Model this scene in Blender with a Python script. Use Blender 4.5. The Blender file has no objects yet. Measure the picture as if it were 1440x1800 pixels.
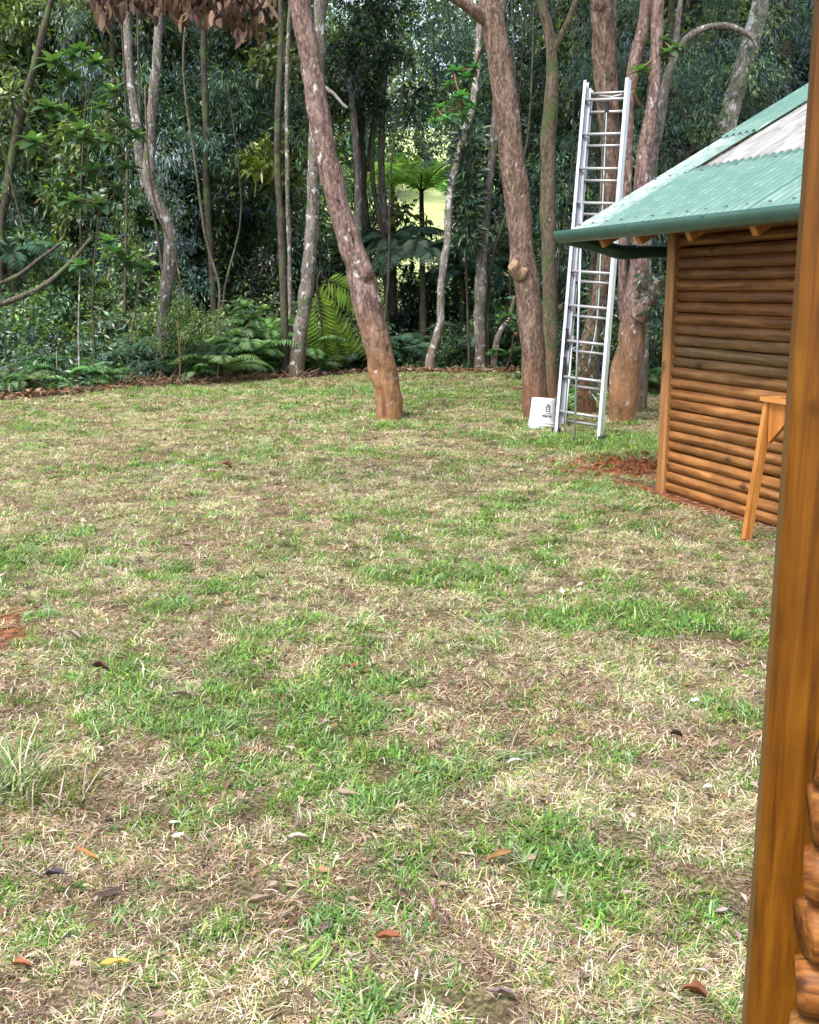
import bpy, math, random
import numpy as np
from math import radians, sin, cos, pi

random.seed(7)
RNG = np.random.default_rng(11)
S = bpy.context.scene
COL = S.collection

# ------------------------------------------------------------------ camera, sky, sun, exposure
F_PX, PITCH, EYE = 1880.0, radians(11.7), 1.6
cam_d = bpy.data.cameras.new('camera'); cam = bpy.data.objects.new('camera', cam_d); COL.objects.link(cam)
cam.location = (0, 0, EYE); cam.rotation_euler = (radians(90) - PITCH, 0, 0)
cam_d.sensor_fit = 'HORIZONTAL'; cam_d.sensor_width = 36; cam_d.lens = 36 * F_PX / 1440
cam_d.clip_start = 0.05; cam_d.clip_end = 1500
S.camera = cam

SUN_EL, SUN_AZ = radians(58), radians(215)          # azimuth clockwise from +Y
W = bpy.data.worlds.new('World'); S.world = W; W.use_nodes = True
wn = W.node_tree; wn.nodes.clear()
sky = wn.nodes.new('ShaderNodeTexSky'); sky.sky_type = 'NISHITA'; sky.sun_disc = False
sky.sun_elevation = SUN_EL; sky.sun_rotation = SUN_AZ; sky.altitude = 900
sky.air_density = 1.0; sky.dust_density = 3.5; sky.ozone_density = 1.0
hs = wn.nodes.new('ShaderNodeHueSaturation'); hs.inputs['Saturation'].default_value = 0.5
bg = wn.nodes.new('ShaderNodeBackground'); bg.inputs['Strength'].default_value = 0.15
wo = wn.nodes.new('ShaderNodeOutputWorld')
wn.links.new(sky.outputs[0], hs.inputs['Color']); wn.links.new(hs.outputs[0], bg.inputs['Color'])
wn.links.new(bg.outputs[0], wo.inputs['Surface'])
sun_d = bpy.data.lights.new('sun', 'SUN'); sun = bpy.data.objects.new('sun', sun_d); COL.objects.link(sun)
sun_d.energy = 2.0; sun_d.angle = radians(18); sun_d.color = (1.0, 0.96, 0.9)
sun.rotation_euler = (radians(90) - SUN_EL, 0, -SUN_AZ + pi)
S.view_settings.view_transform = 'Standard'; S.view_settings.look = 'None'
S.view_settings.exposure = 1.62; S.view_settings.gamma = 1.0; S.view_settings.use_curve_mapping = False
S.cycles.max_bounces = 6;  S.cycles.diffuse_bounces = 3; S.cycles.transmission_bounces = 4

# ------------------------------------------------------------------ helpers
def ray(px, py):
    cx = (px - 720) / F_PX; cy = (900 - py) / F_PX
    return np.array([cx, cos(PITCH) + cy * sin(PITCH), -sin(PITCH) + cy * cos(PITCH)])
def P(px, py, Y):                                   # the point seen at a pixel, at a known real distance
    d = ray(px, py); return np.array([0, 0, EYE]) + d * Y / d[1]
def G(px, py, z=0.0):                               # the point of level ground seen at a pixel
    d = ray(px, py); return np.array([0, 0, EYE]) + d * (z - EYE) / d[2]
def mpp(px, py, Y): return (Y / ray(px, py)[1]) / F_PX
def link(o): COL.objects.link(o); return o
def tag(o, label=None, cat=None, group=None, kind=None):
    if label: o['label'] = label
    if cat: o['category'] = cat
    if group: o['group'] = group
    if kind: o['kind'] = kind
    return o
def empty(name, loc=(0, 0, 0), rz=0, **k):
    o = bpy.data.objects.new(name, None); o.location = tuple(float(c) for c in loc); o.rotation_euler = (0, 0, rz)
    o.empty_display_size = 0.1; link(o); return tag(o, **k)
def make_mesh(name, v, faces, mat=None, smooth=False, col=None):
    v = np.asarray(v, dtype=np.float32).reshape(-1, 3)
    me = bpy.data.meshes.new(name)
    if isinstance(faces, np.ndarray):
        n, k = faces.shape
        me.vertices.add(len(v)); me.vertices.foreach_set('co', v.ravel())
        me.loops.add(n * k); me.loops.foreach_set('vertex_index', faces.astype(np.int32).ravel())
        me.polygons.add(n); me.polygons.foreach_set('loop_start', np.arange(0, n * k, k, dtype=np.int32))
        me.update(calc_edges=True)
    else:
        me.from_pydata(v.tolist(), [], faces); me.update()
    if smooth: me.polygons.foreach_set('use_smooth', np.ones(len(me.polygons), dtype=bool))
    if col is not None:
        a = me.color_attributes.new('tint', 'FLOAT_COLOR', 'POINT')
        c = np.ones((len(v), 4), dtype=np.float32); c[:, :3] = col; a.data.foreach_set('color', c.ravel())
    if mat: me.materials.append(mat)
    return me
def put(name, me, parent=None, loc=(0, 0, 0), rot=(0, 0, 0), scale=(1, 1, 1), color=None):
    o = bpy.data.objects.new(name, me); o.location = tuple(float(c) for c in loc); o.rotation_euler = rot; o.scale = scale
    if color: o.color = color
    link(o)
    if parent: o.parent = parent
    return o
class MB:
    def __init__(s): s.v = []; s.f = []
    def add(s, v, f):
        n = len(s.v); s.v += [tuple(map(float, q)) for q in v]; s.f += [tuple(i + n for i in q) for q in f]; return s
    def box(s, c, d, rz=0.0, bev=0.0):
        x, y, z = [q / 2 for q in d]
        if bev > 0:
            b = min(bev, x * .9, y * .9)
            prof = [(-x + b, -y), (x - b, -y), (x, -y + b), (x, y - b), (x - b, y), (-x + b, y), (-x, y - b), (-x, -y + b)]
        else: prof = [(-x, -y), (x, -y), (x, y), (-x, y)]
        n = len(prof); vs = [(a, b_, zz) for zz in (-z, z) for a, b_ in prof]
        cr, sr = cos(rz), sin(rz)
        vs = [(c[0] + a * cr - b_ * sr, c[1] + a * sr + b_ * cr, c[2] + zz) for a, b_, zz in vs]
        return s.add(vs, [tuple(range(n - 1, -1, -1)), tuple(range(n, 2 * n))] + [(i, (i + 1) % n, n + (i + 1) % n, n + i) for i in range(n)])
    def bar(s, a, b, w, h, up=(0, 0, 1)):
        a, b = np.array(a, float), np.array(b, float); d = (b - a) / np.linalg.norm(b - a)
        r = np.cross(d, up); r /= np.linalg.norm(r) + 1e-9; u = np.cross(r, d)
        vs = [q + r * i * w / 2 + u * j * h / 2 for q in (a, b) for i, j in ((-1, -1), (1, -1), (1, 1), (-1, 1))]
        return s.add(vs, [(3, 2, 1, 0), (4, 5, 6, 7)] + [(i, (i + 1) % 4, 4 + (i + 1) % 4, 4 + i) for i in range(4)])
    def tube(s, pts, rad, sides=12, cap=True):
        v, f = tube_arrays(pts, rad, sides)
        n = len(s.v); s.add(v, [tuple(q) for q in f.tolist()])
        if cap:
            s.f.append(tuple(n + i for i in range(sides - 1, -1, -1)))
            m = n + len(v) - sides; s.f.append(tuple(m + i for i in range(sides)))
        return s
    def mesh(s, name, mat, smooth=False): return make_mesh(name, s.v, s.f, mat, smooth)
def catmull(pts, n):
    p = np.asarray(pts, float); k = len(p); out = []
    for t in np.linspace(0, k - 1, n):
        i = min(int(t), k - 2); u = t - i
        a, b, c, d = p[max(i - 1, 0)], p[i], p[i + 1], p[min(i + 2, k - 1)]
        out.append(.5 * ((2 * b) + (-a + c) * u + (2 * a - 5 * b + 4 * c - d) * u * u + (-a + 3 * b - 3 * c + d) * u ** 3))
    return np.array(out)
def tube_arrays(pts, rad, sides=12, disp=None):
    p = np.asarray(pts, float); n = len(p); r = np.broadcast_to(np.asarray(rad, float), (n,))
    T = np.gradient(p, axis=0); T /= np.linalg.norm(T, axis=1)[:, None] + 1e-9
    ref = np.array([1.0, 0, 0]) if abs(T[0][0]) < .9 else np.array([0, 0, 1.0])
    U = []; u = ref
    for t in T:
        u = u - t * (u @ t); u /= np.linalg.norm(u) + 1e-9; U.append(u)
    U = np.array(U); V = np.cross(T, U)
    a = np.linspace(0, 2 * pi, sides, endpoint=False)
    R = np.repeat(r[:, None], sides, 1)
    if disp is not None:
        L = np.concatenate([[0], np.cumsum(np.linalg.norm(np.diff(p, axis=0), axis=1))])
        R = R * disp(np.repeat(L[:, None], sides, 1), np.repeat(a[None], n, 0))
    vs = p[:, None] + R[..., None] * (np.cos(a)[None, :, None] * U[:, None] + np.sin(a)[None, :, None] * V[:, None])
    i = np.arange(n - 1)[:, None] * sides; j = np.arange(sides)[None]; j2 = (j + 1) % sides
    f = np.stack([i + j, i + j2, i + sides + j2, i + sides + j], -1).reshape(-1, 4)
    return vs.reshape(-1, 3), f

def hash2(i, j, s):
    h = (i.astype(np.int64) * 374761393 + j.astype(np.int64) * 668265263 + s * 1442695041) & 0x7fffffff
    h = (h ^ (h >> 13)) * 1274126177 & 0x7fffffff
    return ((h ^ (h >> 16)) & 0xffff) / 65535.0
def vnoise(x, y, s=0):
    x = np.asarray(x, float); y = np.asarray(y, float)
    i = np.floor(x).astype(int); j = np.floor(y).astype(int); u = x - i; v = y - j
    u = u * u * (3 - 2 * u); v = v * v * (3 - 2 * v)
    a, b, c, d = hash2(i, j, s), hash2(i + 1, j, s), hash2(i, j + 1, s), hash2(i + 1, j + 1, s)
    return a * (1 - u) * (1 - v) + b * u * (1 - v) + c * (1 - u) * v + d * u * v
def fbm(x, y, s=0, o=4):
    t = 0; w = 0
    for k in range(o): t = t + vnoise(x * 2 ** k, y * 2 ** k, s + k * 17) * .5 ** k; w += .5 ** k
    return t / w
def sstep(a, b, x): t = np.clip((x - a) / (b - a), 0, 1); return t * t * (3 - 2 * t)

# ------------------------------------------------------------------ material helpers
def mat_new(name, rough=.6, spec=.5):
    m = bpy.data.materials.new(name); m.use_nodes = True; nt = m.node_tree
    b = nt.nodes['Principled BSDF']; b.inputs['Roughness'].default_value = rough
    b.inputs['Specular IOR Level'].default_value = spec
    return m, nt, b
def N(nt, t, **k):
    n = nt.nodes.new(t)
    for a, b in k.items():
        if a in n.inputs: n.inputs[a].default_value = b
        else: setattr(n, a, b)
    return n
def noise(nt, co, scale, detail=4, stretch=None, rough=.55, dist=0.0):
    if stretch:
        mp = N(nt, 'ShaderNodeMapping'); mp.inputs['Scale'].default_value = stretch; nt.links.new(co, mp.inputs['Vector']); co = mp.outputs[0]
    n = N(nt, 'ShaderNodeTexNoise', Scale=scale, Detail=detail, Roughness=rough, Distortion=dist); nt.links.new(co, n.inputs['Vector']); return n.outputs['Fac']
def ramp(nt, fac, stops):
    r = N(nt, 'ShaderNodeValToRGB'); e = r.color_ramp.elements
    while len(e) < len(stops): e.new(.5)
    for el, (p, c) in zip(e, stops):
        el.position = p; el.color = (*c, 1) if len(c) == 3 else c
    nt.links.new(fac, r.inputs[0]); return r.outputs[0]
def mix(nt, fac, a, b, blend='MIX'):
    m = N(nt, 'ShaderNodeMix', data_type='RGBA', blend_type=blend)
    for s, v in ((0, fac), (6, a), (7, b)):
        if hasattr(v, 'is_linked') or hasattr(v, 'links'): nt.links.new(v, m.inputs[s])
        else: m.inputs[s].default_value = (*v, 1) if isinstance(v, tuple) else v
    return m.outputs[2]
def bump(nt, b, h, strength=.5, dist=.01):
    n = N(nt, 'ShaderNodeBump', Strength=strength, Distance=dist); nt.links.new(h, n.inputs['Height']); nt.links.new(n.outputs[0], b.inputs['Normal'])
def g3(v): return (v, v, v)
BLACK, WHITE = g3(0.0), g3(1.0)

def bark(name, dark, mid, pale, lichen=.55, lich_col=(.42, .43, .40), base=None, base_h=1.2, moss=0.0, fine=14.0):
    m, nt, b = mat_new(name, .8, .25); co = N(nt, 'ShaderNodeTexCoord').outputs['Object']
    n1 = noise(nt, co, fine, 6, (1, 1, .22)); n2 = noise(nt, co, 3.0, 4); n3 = noise(nt, co, fine * 2.6, 5, (1, 1, .45))
    c = ramp(nt, n1, [(.28, dark), (.5, mid), (.75, pale)])
    c = mix(nt, ramp(nt, n2, [(.3, g3(.0)), (.75, g3(.35))]), c, mid)
    c = mix(nt, ramp(nt, n3, [(.36, g3(.7)), (.46, BLACK)]), c, tuple(q * .6 for q in dark)); c = mix(nt, ramp(nt, n3, [(.54, BLACK), (.66, g3(.75))]), c, pale)
    if base:
        sx = N(nt, 'ShaderNodeSeparateXYZ'); nt.links.new(co, sx.inputs[0])
        mr = N(nt, 'ShaderNodeMapRange'); nt.links.new(sx.outputs[2], mr.inputs[0])
        mr.inputs[1].default_value = base_h; mr.inputs[2].default_value = base_h * .25
        ma = N(nt, 'ShaderNodeMath', operation='MULTIPLY'); nt.links.new(mr.outputs[0], ma.inputs[0]); nt.links.new(ramp(nt, noise(nt, co, 5, 5), [(.3, g3(.45)), (.6, WHITE)]), ma.inputs[1])
        bc = mix(nt, n1, tuple(q * .45 for q in base), tuple(min(1, q * 1.5) for q in base))
        c = mix(nt, ma.outputs[0], c, bc)
    vo = noise(nt, co, 9.0, 8, (1, 1, .7), .62, .3)
    t = .5 + (1 - lichen) * .2
    c = mix(nt, ramp(nt, vo, [(t, BLACK), (t + .05, WHITE)]), c, lich_col)
    if moss > 0: c = mix(nt, ramp(nt, noise(nt, co, 4, 5), [(.6 - moss * .2, BLACK), (.72 - moss * .2, g3(.85))]), c, (.07, .10, .03))
    nt.links.new(c, b.inputs['Base Color'])
    ad = N(nt, 'ShaderNodeMath', operation='ADD'); nt.links.new(n1, ad.inputs[0]); nt.links.new(n3, ad.inputs[1])
    bump(nt, b, ad.outputs[0], .8, .018); return m

def leaf_mat(name, rough=.42, trans=.3, spec=.5, gain=1.0):
    m, nt, b = mat_new(name, rough, spec)
    a = N(nt, 'ShaderNodeAttribute', attribute_name='tint'); oi = N(nt, 'ShaderNodeObjectInfo')
    h = N(nt, 'ShaderNodeHueSaturation')
    mr = N(nt, 'ShaderNodeMapRange'); nt.links.new(oi.outputs['Random'], mr.inputs[0]); mr.inputs[3].default_value = .7 * gain; mr.inputs[4].default_value = 1.3 * gain
    mr2 = N(nt, 'ShaderNodeMapRange'); nt.links.new(oi.outputs['Random'], mr2.inputs[0]); mr2.inputs[3].default_value = .475; mr2.inputs[4].default_value = .525
    nt.links.new(mr2.outputs[0], h.inputs['Hue']); nt.links.new(mr.outputs[0], h.inputs['Value']); nt.links.new(a.outputs['Color'], h.inputs['Color'])
    nt.links.new(h.outputs[0], b.inputs['Base Color'])
    tr = N(nt, 'ShaderNodeBsdfTranslucent'); lt = mix(nt, 1.0, h.outputs[0], (1.5, 1.7, .7), 'MULTIPLY'); nt.links.new(lt, tr.inputs[0])
    ms = N(nt, 'ShaderNodeMixShader'); ms.inputs[0].default_value = trans
    nt.links.new(b.outputs[0], ms.inputs[1]); nt.links.new(tr.outputs[0], ms.inputs[2]); nt.links.new(ms.outputs[0], nt.nodes['Material Output'].inputs[0])
    return m

def wood(name, dark, mid, pale, axis=0, rough=.5, scale=1.0, knots=True, tinted=True, spec=.4):
    m, nt, b = mat_new(name, rough, spec); co = N(nt, 'ShaderNodeTexCoord').outputs['Object']
    oi = N(nt, 'ShaderNodeObjectInfo')
    va = N(nt, 'ShaderNodeVectorMath', operation='ADD'); mu = N(nt, 'ShaderNodeMath', operation='MULTIPLY'); mu.inputs[1].default_value = 37.0
    nt.links.new(oi.outputs['Random'], mu.inputs[0]); nt.links.new(co, va.inputs[0]); nt.links.new(mu.outputs[0], va.inputs[1]); co = va.outputs[0]
    st = [1, 1, 1]; st[axis] = .06
    n1 = noise(nt, co, 26 * scale, 6, tuple(st), .6, .4); n2 = noise(nt, co, 3.5 * scale, 4)
    c = ramp(nt, n1, [(.3, dark), (.5, mid), (.72, pale)])
    c = mix(nt, ramp(nt, n2, [(.35, g3(.0)), (.8, g3(.6))]), c, dark)
    if knots:
        st2 = [1, 1, 1]; st2[axis] = .5
        c = mix(nt, ramp(nt, noise(nt, co, 5 * scale, 2, tuple(st2)), [(.66, BLACK), (.72, g3(.8))]), c, tuple(q * .45 for q in dark))
    if tinted: c = mix(nt, 1.0, c, oi.outputs['Color'], 'MULTIPLY')
    nt.links.new(c, b.inputs['Base Color']); bump(nt, b, n1, .35, .004); return m

M = {}
M['bark_red'] = bark('red_brown_bark', (.06, .036, .03), (.15, .095, .078), (.31, .225, .20), .42, (.42, .40, .38), (.27, .135, .055), 1.5)
M['bark_orange'] = bark('orange_brown_bark', (.045, .028, .02), (.125, .08, .057), (.26, .19, .15), .3, (.36, .33, .3), (.17, .075, .035), .9, .0)
M['bark_mossy'] = bark('mossy_bark', (.045, .035, .022), (.12, .09, .06), (.2, .16, .11), .25, (.34, .34, .32), (.16, .08, .035), .9, .45)
M['bark_grey'] = bark('grey_lichen_bark', (.045, .036, .03), (.13, .11, .095), (.26, .235, .21), .62, (.40, .40, .385), (.10, .065, .04), .9, .25)
M['bark_pale'] = bark('pale_grey_bark', (.08, .065, .05), (.19, .165, .14), (.32, .29, .26), .8, (.47, .47, .45), (.2, .12, .07), .8, .1)
M['bark_dark'] = bark('dark_bark', (.02, .016, .012), (.055, .044, .034), (.11, .09, .07), .2, (.2, .2, .19), None, 1, .5)
M['bark_mossy2'] = bark('dark_limb_bark', (.03, .026, .018), (.075, .065, .045), (.16, .14, .10), .3, (.3, .3, .27), None, 1, .5)
M['bark_stub'] = bark('stub_bark', (.08, .045, .025), (.22, .14, .085), (.36, .25, .16), .1, (.34, .34, .30), None)
M['limb'] = bark('limb_bark', (.05, .042, .03), (.13, .11, .08), (.24, .21, .16), .3, (.34, .34, .30), None, 1, .3)
M['leaf'] = leaf_mat('forest_leaf', .33, .28, .6)
M['leaf_big'] = leaf_mat('glossy_broad_leaf', .33, .25)
M['fern'] = leaf_mat('fern_green', .5, .35)
M['fern_lime'] = leaf_mat('lime_fern_green', .5, .4)  # lime fern leaf, slightly more translucent than the common fern
M['dry'] = leaf_mat('dry_leaf_brown', .6, .15, .3)
M['grass'] = leaf_mat('grass_blade', .6, .3, .25)
for n_ in M['grass'].node_tree.nodes:
    if n_.type == 'MAP_RANGE' and n_.inputs[4].default_value > 1: n_.inputs[3].default_value = .55; n_.inputs[4].default_value = 1.6

# ------------------------------------------------------------------ terrain
EDGE = [G(x, y) for x, y in ((-500, 740), (-150, 722), (0, 705), (140, 694), (280, 677), (400, 671), (530, 663), (620, 657), (700, 655), (900, 655), (1000, 664))]
EDGE = [(-14.0, 12.0)] + [(p[0], p[1]) for p in EDGE] + [(4.2, 17.2), (9.0, 15.5), (16.0, 14.0)]
EX = np.array([e[0] for e in EDGE]); EY = np.array([e[1] for e in EDGE])
def edge_y(x): return np.interp(x, EX, EY)
CO = G(1155, 862); EU = np.array([0.3203, -0.9473, 0]); EN = np.array([0.9473, 0.3203, 0])   # cabin corner and its two wall directions
def cab_uv(x, y):
    dx, dy = x - CO[0], y - CO[1]; return dx * EU[0] + dy * EU[1], dx * EN[0] + dy * EN[1]
def ell(x, y, cx, cy, rx, ry, rot=0.0):
    dx, dy = x - cx, y - cy; c, s = cos(rot), sin(rot); a = (dx * c + dy * s) / rx; b = (-dx * s + dy * c) / ry
    return np.sqrt(a * a + b * b)
def soil_mask(x, y):
    n = (fbm(x * 2.2, y * 2.2, 5) - .5) * 1.1
    h = G(1095, 822); m = 1 - sstep(.6, 1.25, ell(x, y, h[0] + .12, h[1] + .0, .62, .52) + n)
    l = G(-10, 1120); m = np.maximum(m, 1 - sstep(.55, 1.1, ell(x, y, l[0] - .20, l[1], .42, .9) + n * .5))
    u, v = cab_uv(x, y); band = (1 - sstep(.05, .24, np.abs(v + .05) + n * .14)) * sstep(-.7, -.3, u) * (1 - sstep(1.1, 1.9, u))
    m = np.maximum(m, band); m = np.where((v > 0) & (u > -.05), 1.0, m)
    return np.clip(m, 0, 1)
def terrain(x, y):
    x = np.asarray(x, float); y = np.asarray(y, float)
    z = (fbm(x * .5, y * .5, 3) - .5) * .07 * sstep(1, 5, y) + (fbm(x * 2.3, y * 2.3, 8) - .5) * .035
    e = edge_y(x); d = y - e
    z = z - .35 * sstep(.1, 3.5, d) + sstep(-.5, .8, d) * (fbm(x * 1.1, y * 1.1, 31) - .5) * .25
    z = z + np.where(y > 29, (y - 29) * .17 * sstep(29, 42, y), 0) + np.where(y > 29, (fbm(x * .06, y * .06, 12) - .5) * 5 * sstep(32, 60, y), 0)
    u, v = cab_uv(x, y); z = np.where((u > -.5) & (v > -.4), z * sstep(.0, .4, np.maximum(-u, -v)) , z)
    h = G(1095, 822); z = z - .34 * (1 - sstep(.55, 1.0, ell(x, y, h[0] + .10, h[1] + .16, .52, .44) + (fbm(x * 4, y * 4, 55) - .5) * .35)) * sstep(-.12, .02, -v)
    z = z + .035 * np.exp(-((ell(x, y, h[0] + .1, h[1] + .1, .6, .55) - 1.05) / .14) ** 2) * (fbm(x * 7, y * 7, 56) + .2)
    h2 = G(1060, 787); z = z - .03 * (1 - sstep(.2, .8, ell(x, y, h2[0], h2[1], .5, .4)))
    return z
def tz(x, y): return float(terrain(np.array([x]), np.array([y]))[0])

def green_field(x, y):        # how green the turf is, 0 straw .. 1 lush
    g = .22 * fbm(x * 1.1, y * 1.1, 41, 3) + .38 * fbm(x * 3.6, y * 3.6, 77, 3) + .40 * fbm(x * 9, y * 9, 91, 2)
    for (px, py, rx, ry, w) in ((820, 1010, .35, .22, .25), (1080, 1080, .45, .3, .2), (60, 970, .7, .5, .2), (640, 795, .5, .35, .18), (560, 1230, .3, .3, .15), (620, 1240, .25, .3, .12),
                                (760, 1360, .2, .25, .15), (1080, 1570, .3, .25, .15), (230, 1280, .2, .16, .2), (1040, 780, .9, .35, .28), (1100, 770, .8, .5, .2), (1250, 930, .35, .5, .12), (1080, 860, .3, .3, .15), (450, 690, 2.5, .9, .12),
                                (820, 700, 2.2, 1.8, .08), (780, 790, .9, .7, -.2), (1000, 1170, .6, .3, -.15), (1120, 1170, .4, .3, -.1), (300, 880, 2.0, .8, -.1), (760, 1290, .25, .2, -.2), (1180, 1270, .2, .15, -.25), (150, 860, 1.5, .8, -.08),
                                (680, 1060, .6, .25, -.12), (900, 1400, .2, .15, -.15), (300, 1760, .25, .2, -.1), (400, 1520, .3, .2, -.12)):
        c = G(px, py); g = g + w * np.exp(-((x - c[0]) / rx) ** 2 - ((y - c[1]) / ry) ** 2)
    return g
xs = np.concatenate([-np.geomspace(11, 250, 24)[::-1], np.arange(-10.9, 6.5, .075), np.geomspace(6.6, 250, 28)])
ys = np.concatenate([-np.geomspace(3, 200, 14)[::-1], np.arange(-2.9, 9.5, .06), np.arange(9.5, 23, .1), np.arange(23, 60, .8), np.geomspace(61, 250, 20)])
X, Y = np.meshgrid(xs, ys); Z = terrain(X, Y); nx, ny = len(xs), len(ys)
i = np.arange(ny - 1)[:, None] * nx + np.arange(nx - 1)[None]
fc = np.stack([i, i + 1, i + nx + 1, i + nx], -1).reshape(-1, 4)
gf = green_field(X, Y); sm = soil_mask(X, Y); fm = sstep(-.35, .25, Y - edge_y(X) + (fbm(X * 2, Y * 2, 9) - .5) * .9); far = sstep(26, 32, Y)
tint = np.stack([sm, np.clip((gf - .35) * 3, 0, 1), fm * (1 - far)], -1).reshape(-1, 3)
m, nt, b = mat_new('lawn_soil_and_thatch', .95, .15); co = N(nt, 'ShaderNodeTexCoord').outputs['Object']
at = N(nt, 'ShaderNodeAttribute', attribute_name='tint'); sp = N(nt, 'ShaderNodeSeparateColor'); nt.links.new(at.outputs['Color'], sp.inputs[0])
nf = noise(nt, co, 60, 6, None, .7); ng = noise(nt, co, 7, 5, None, .6)
straw = ramp(nt, nf, [(.36, (.035, .022, .013)), (.48, (.16, .11, .065)), (.64, (.46, .37, .25))])
gcol = ramp(nt, nf, [(.36, (.02, .022, .01)), (.5, (.09, .11, .03)), (.68, (.22, .24, .09))])
c = mix(nt, sp.outputs[1], straw, gcol); c = mix(nt, ramp(nt, ng, [(.35, g3(.55)), (.6, BLACK)]), c, (.11, .075, .045))
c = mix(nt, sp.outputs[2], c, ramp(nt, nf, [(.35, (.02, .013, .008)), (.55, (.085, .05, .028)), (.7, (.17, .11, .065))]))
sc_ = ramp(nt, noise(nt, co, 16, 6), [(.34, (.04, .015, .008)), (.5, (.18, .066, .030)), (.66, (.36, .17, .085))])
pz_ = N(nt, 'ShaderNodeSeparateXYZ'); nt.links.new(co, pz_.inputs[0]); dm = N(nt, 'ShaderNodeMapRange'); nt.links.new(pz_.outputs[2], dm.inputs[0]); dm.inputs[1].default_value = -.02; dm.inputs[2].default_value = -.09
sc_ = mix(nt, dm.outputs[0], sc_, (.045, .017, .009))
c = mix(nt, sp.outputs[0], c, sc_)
py_ = N(nt, 'ShaderNodeSeparateXYZ'); nt.links.new(co, py_.inputs[0]); fr = N(nt, 'ShaderNodeMapRange'); nt.links.new(py_.outputs[1], fr.inputs[0]); fr.inputs[1].default_value = 28; fr.inputs[2].default_value = 34
c = mix(nt, fr.outputs[0], c, ramp(nt, noise(nt, co, .8, 5), [(.3, (.30, .36, .14)), (.7, (.46, .52, .24))]))
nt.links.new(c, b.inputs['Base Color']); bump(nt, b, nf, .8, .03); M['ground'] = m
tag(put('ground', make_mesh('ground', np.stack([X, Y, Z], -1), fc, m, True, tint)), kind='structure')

# ------------------------------------------------------------------ leaves
def unit(a): return a / (np.linalg.norm(a, axis=-1, keepdims=True) + 1e-9)
def leaf_cloud(pos, d, nrm, L, Wd, col, fold=.12, droop=.15):
    n = len(pos); d = unit(d); s = unit(np.cross(d, nrm)); nn = np.cross(s, d)
    L = np.broadcast_to(L, (n,))[:, None]; Wd = np.broadcast_to(Wd, (n,))[:, None]
    mid = pos + d * L * .45
    v = np.stack([pos, mid + s * Wd / 2 + nn * Wd * fold, pos + d * L - nn * L * droop, mid - s * Wd / 2 + nn * Wd * fold], 1).reshape(-1, 3)
    k = np.arange(n)[:, None] * 4
    f = np.concatenate([k + np.array([[0, 1, 2]]), k + np.array([[0, 2, 3]])], 0)
    return v, f, np.repeat(col, 4, 0)
def leaf_long(pos, d, nrm, L, Wd, col, bend=.5, seg=4, fold=.15):       # larger leaves: several segments along a bent midrib
    n = len(pos); d = unit(d); s = unit(np.cross(d, nrm)); nn = np.cross(s, d)
    L = np.broadcast_to(L, (n,))[:, None]; Wd = np.broadcast_to(Wd, (n,))[:, None]; vs = []
    for k in range(seg + 1):
        t = k / seg; w = Wd / 2 * (sin(pi * min(1, t * .88 + .1)) ** .8 if t < 1 else 0.02)
        c = pos + d * L * (t - bend * t * t * .25) - nn * L * bend * t * t * .5
        vs += [c - s * w + nn * w * fold * 2, c, c + s * w + nn * w * fold * 2]
    v = np.stack(vs, 1).reshape(-1, 3); m_ = (seg + 1) * 3; base = np.arange(n)[:, None] * m_; fs = []
    for k in range(seg):
        a = k * 3
        fs += [base + np.array([[a, a + 1, a + 4, a + 3]]), base + np.array([[a + 1, a + 2, a + 5, a + 4]])]
    return v, np.concatenate(fs, 0), np.repeat(col, m_, 0)
def join(parts):
    vs, fs, cs, n = [], [], [], 0
    for v, f, c in parts: vs.append(v); fs.append(f + n); cs.append(c); n += len(v)
    return np.concatenate(vs), np.concatenate(fs), np.concatenate(cs)
GREENS = np.array([[.036, .074, .040], [.060, .105, .042], [.030, .066, .048], [.085, .125, .045], [.048, .088, .070], [.080, .112, .092]])
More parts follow.
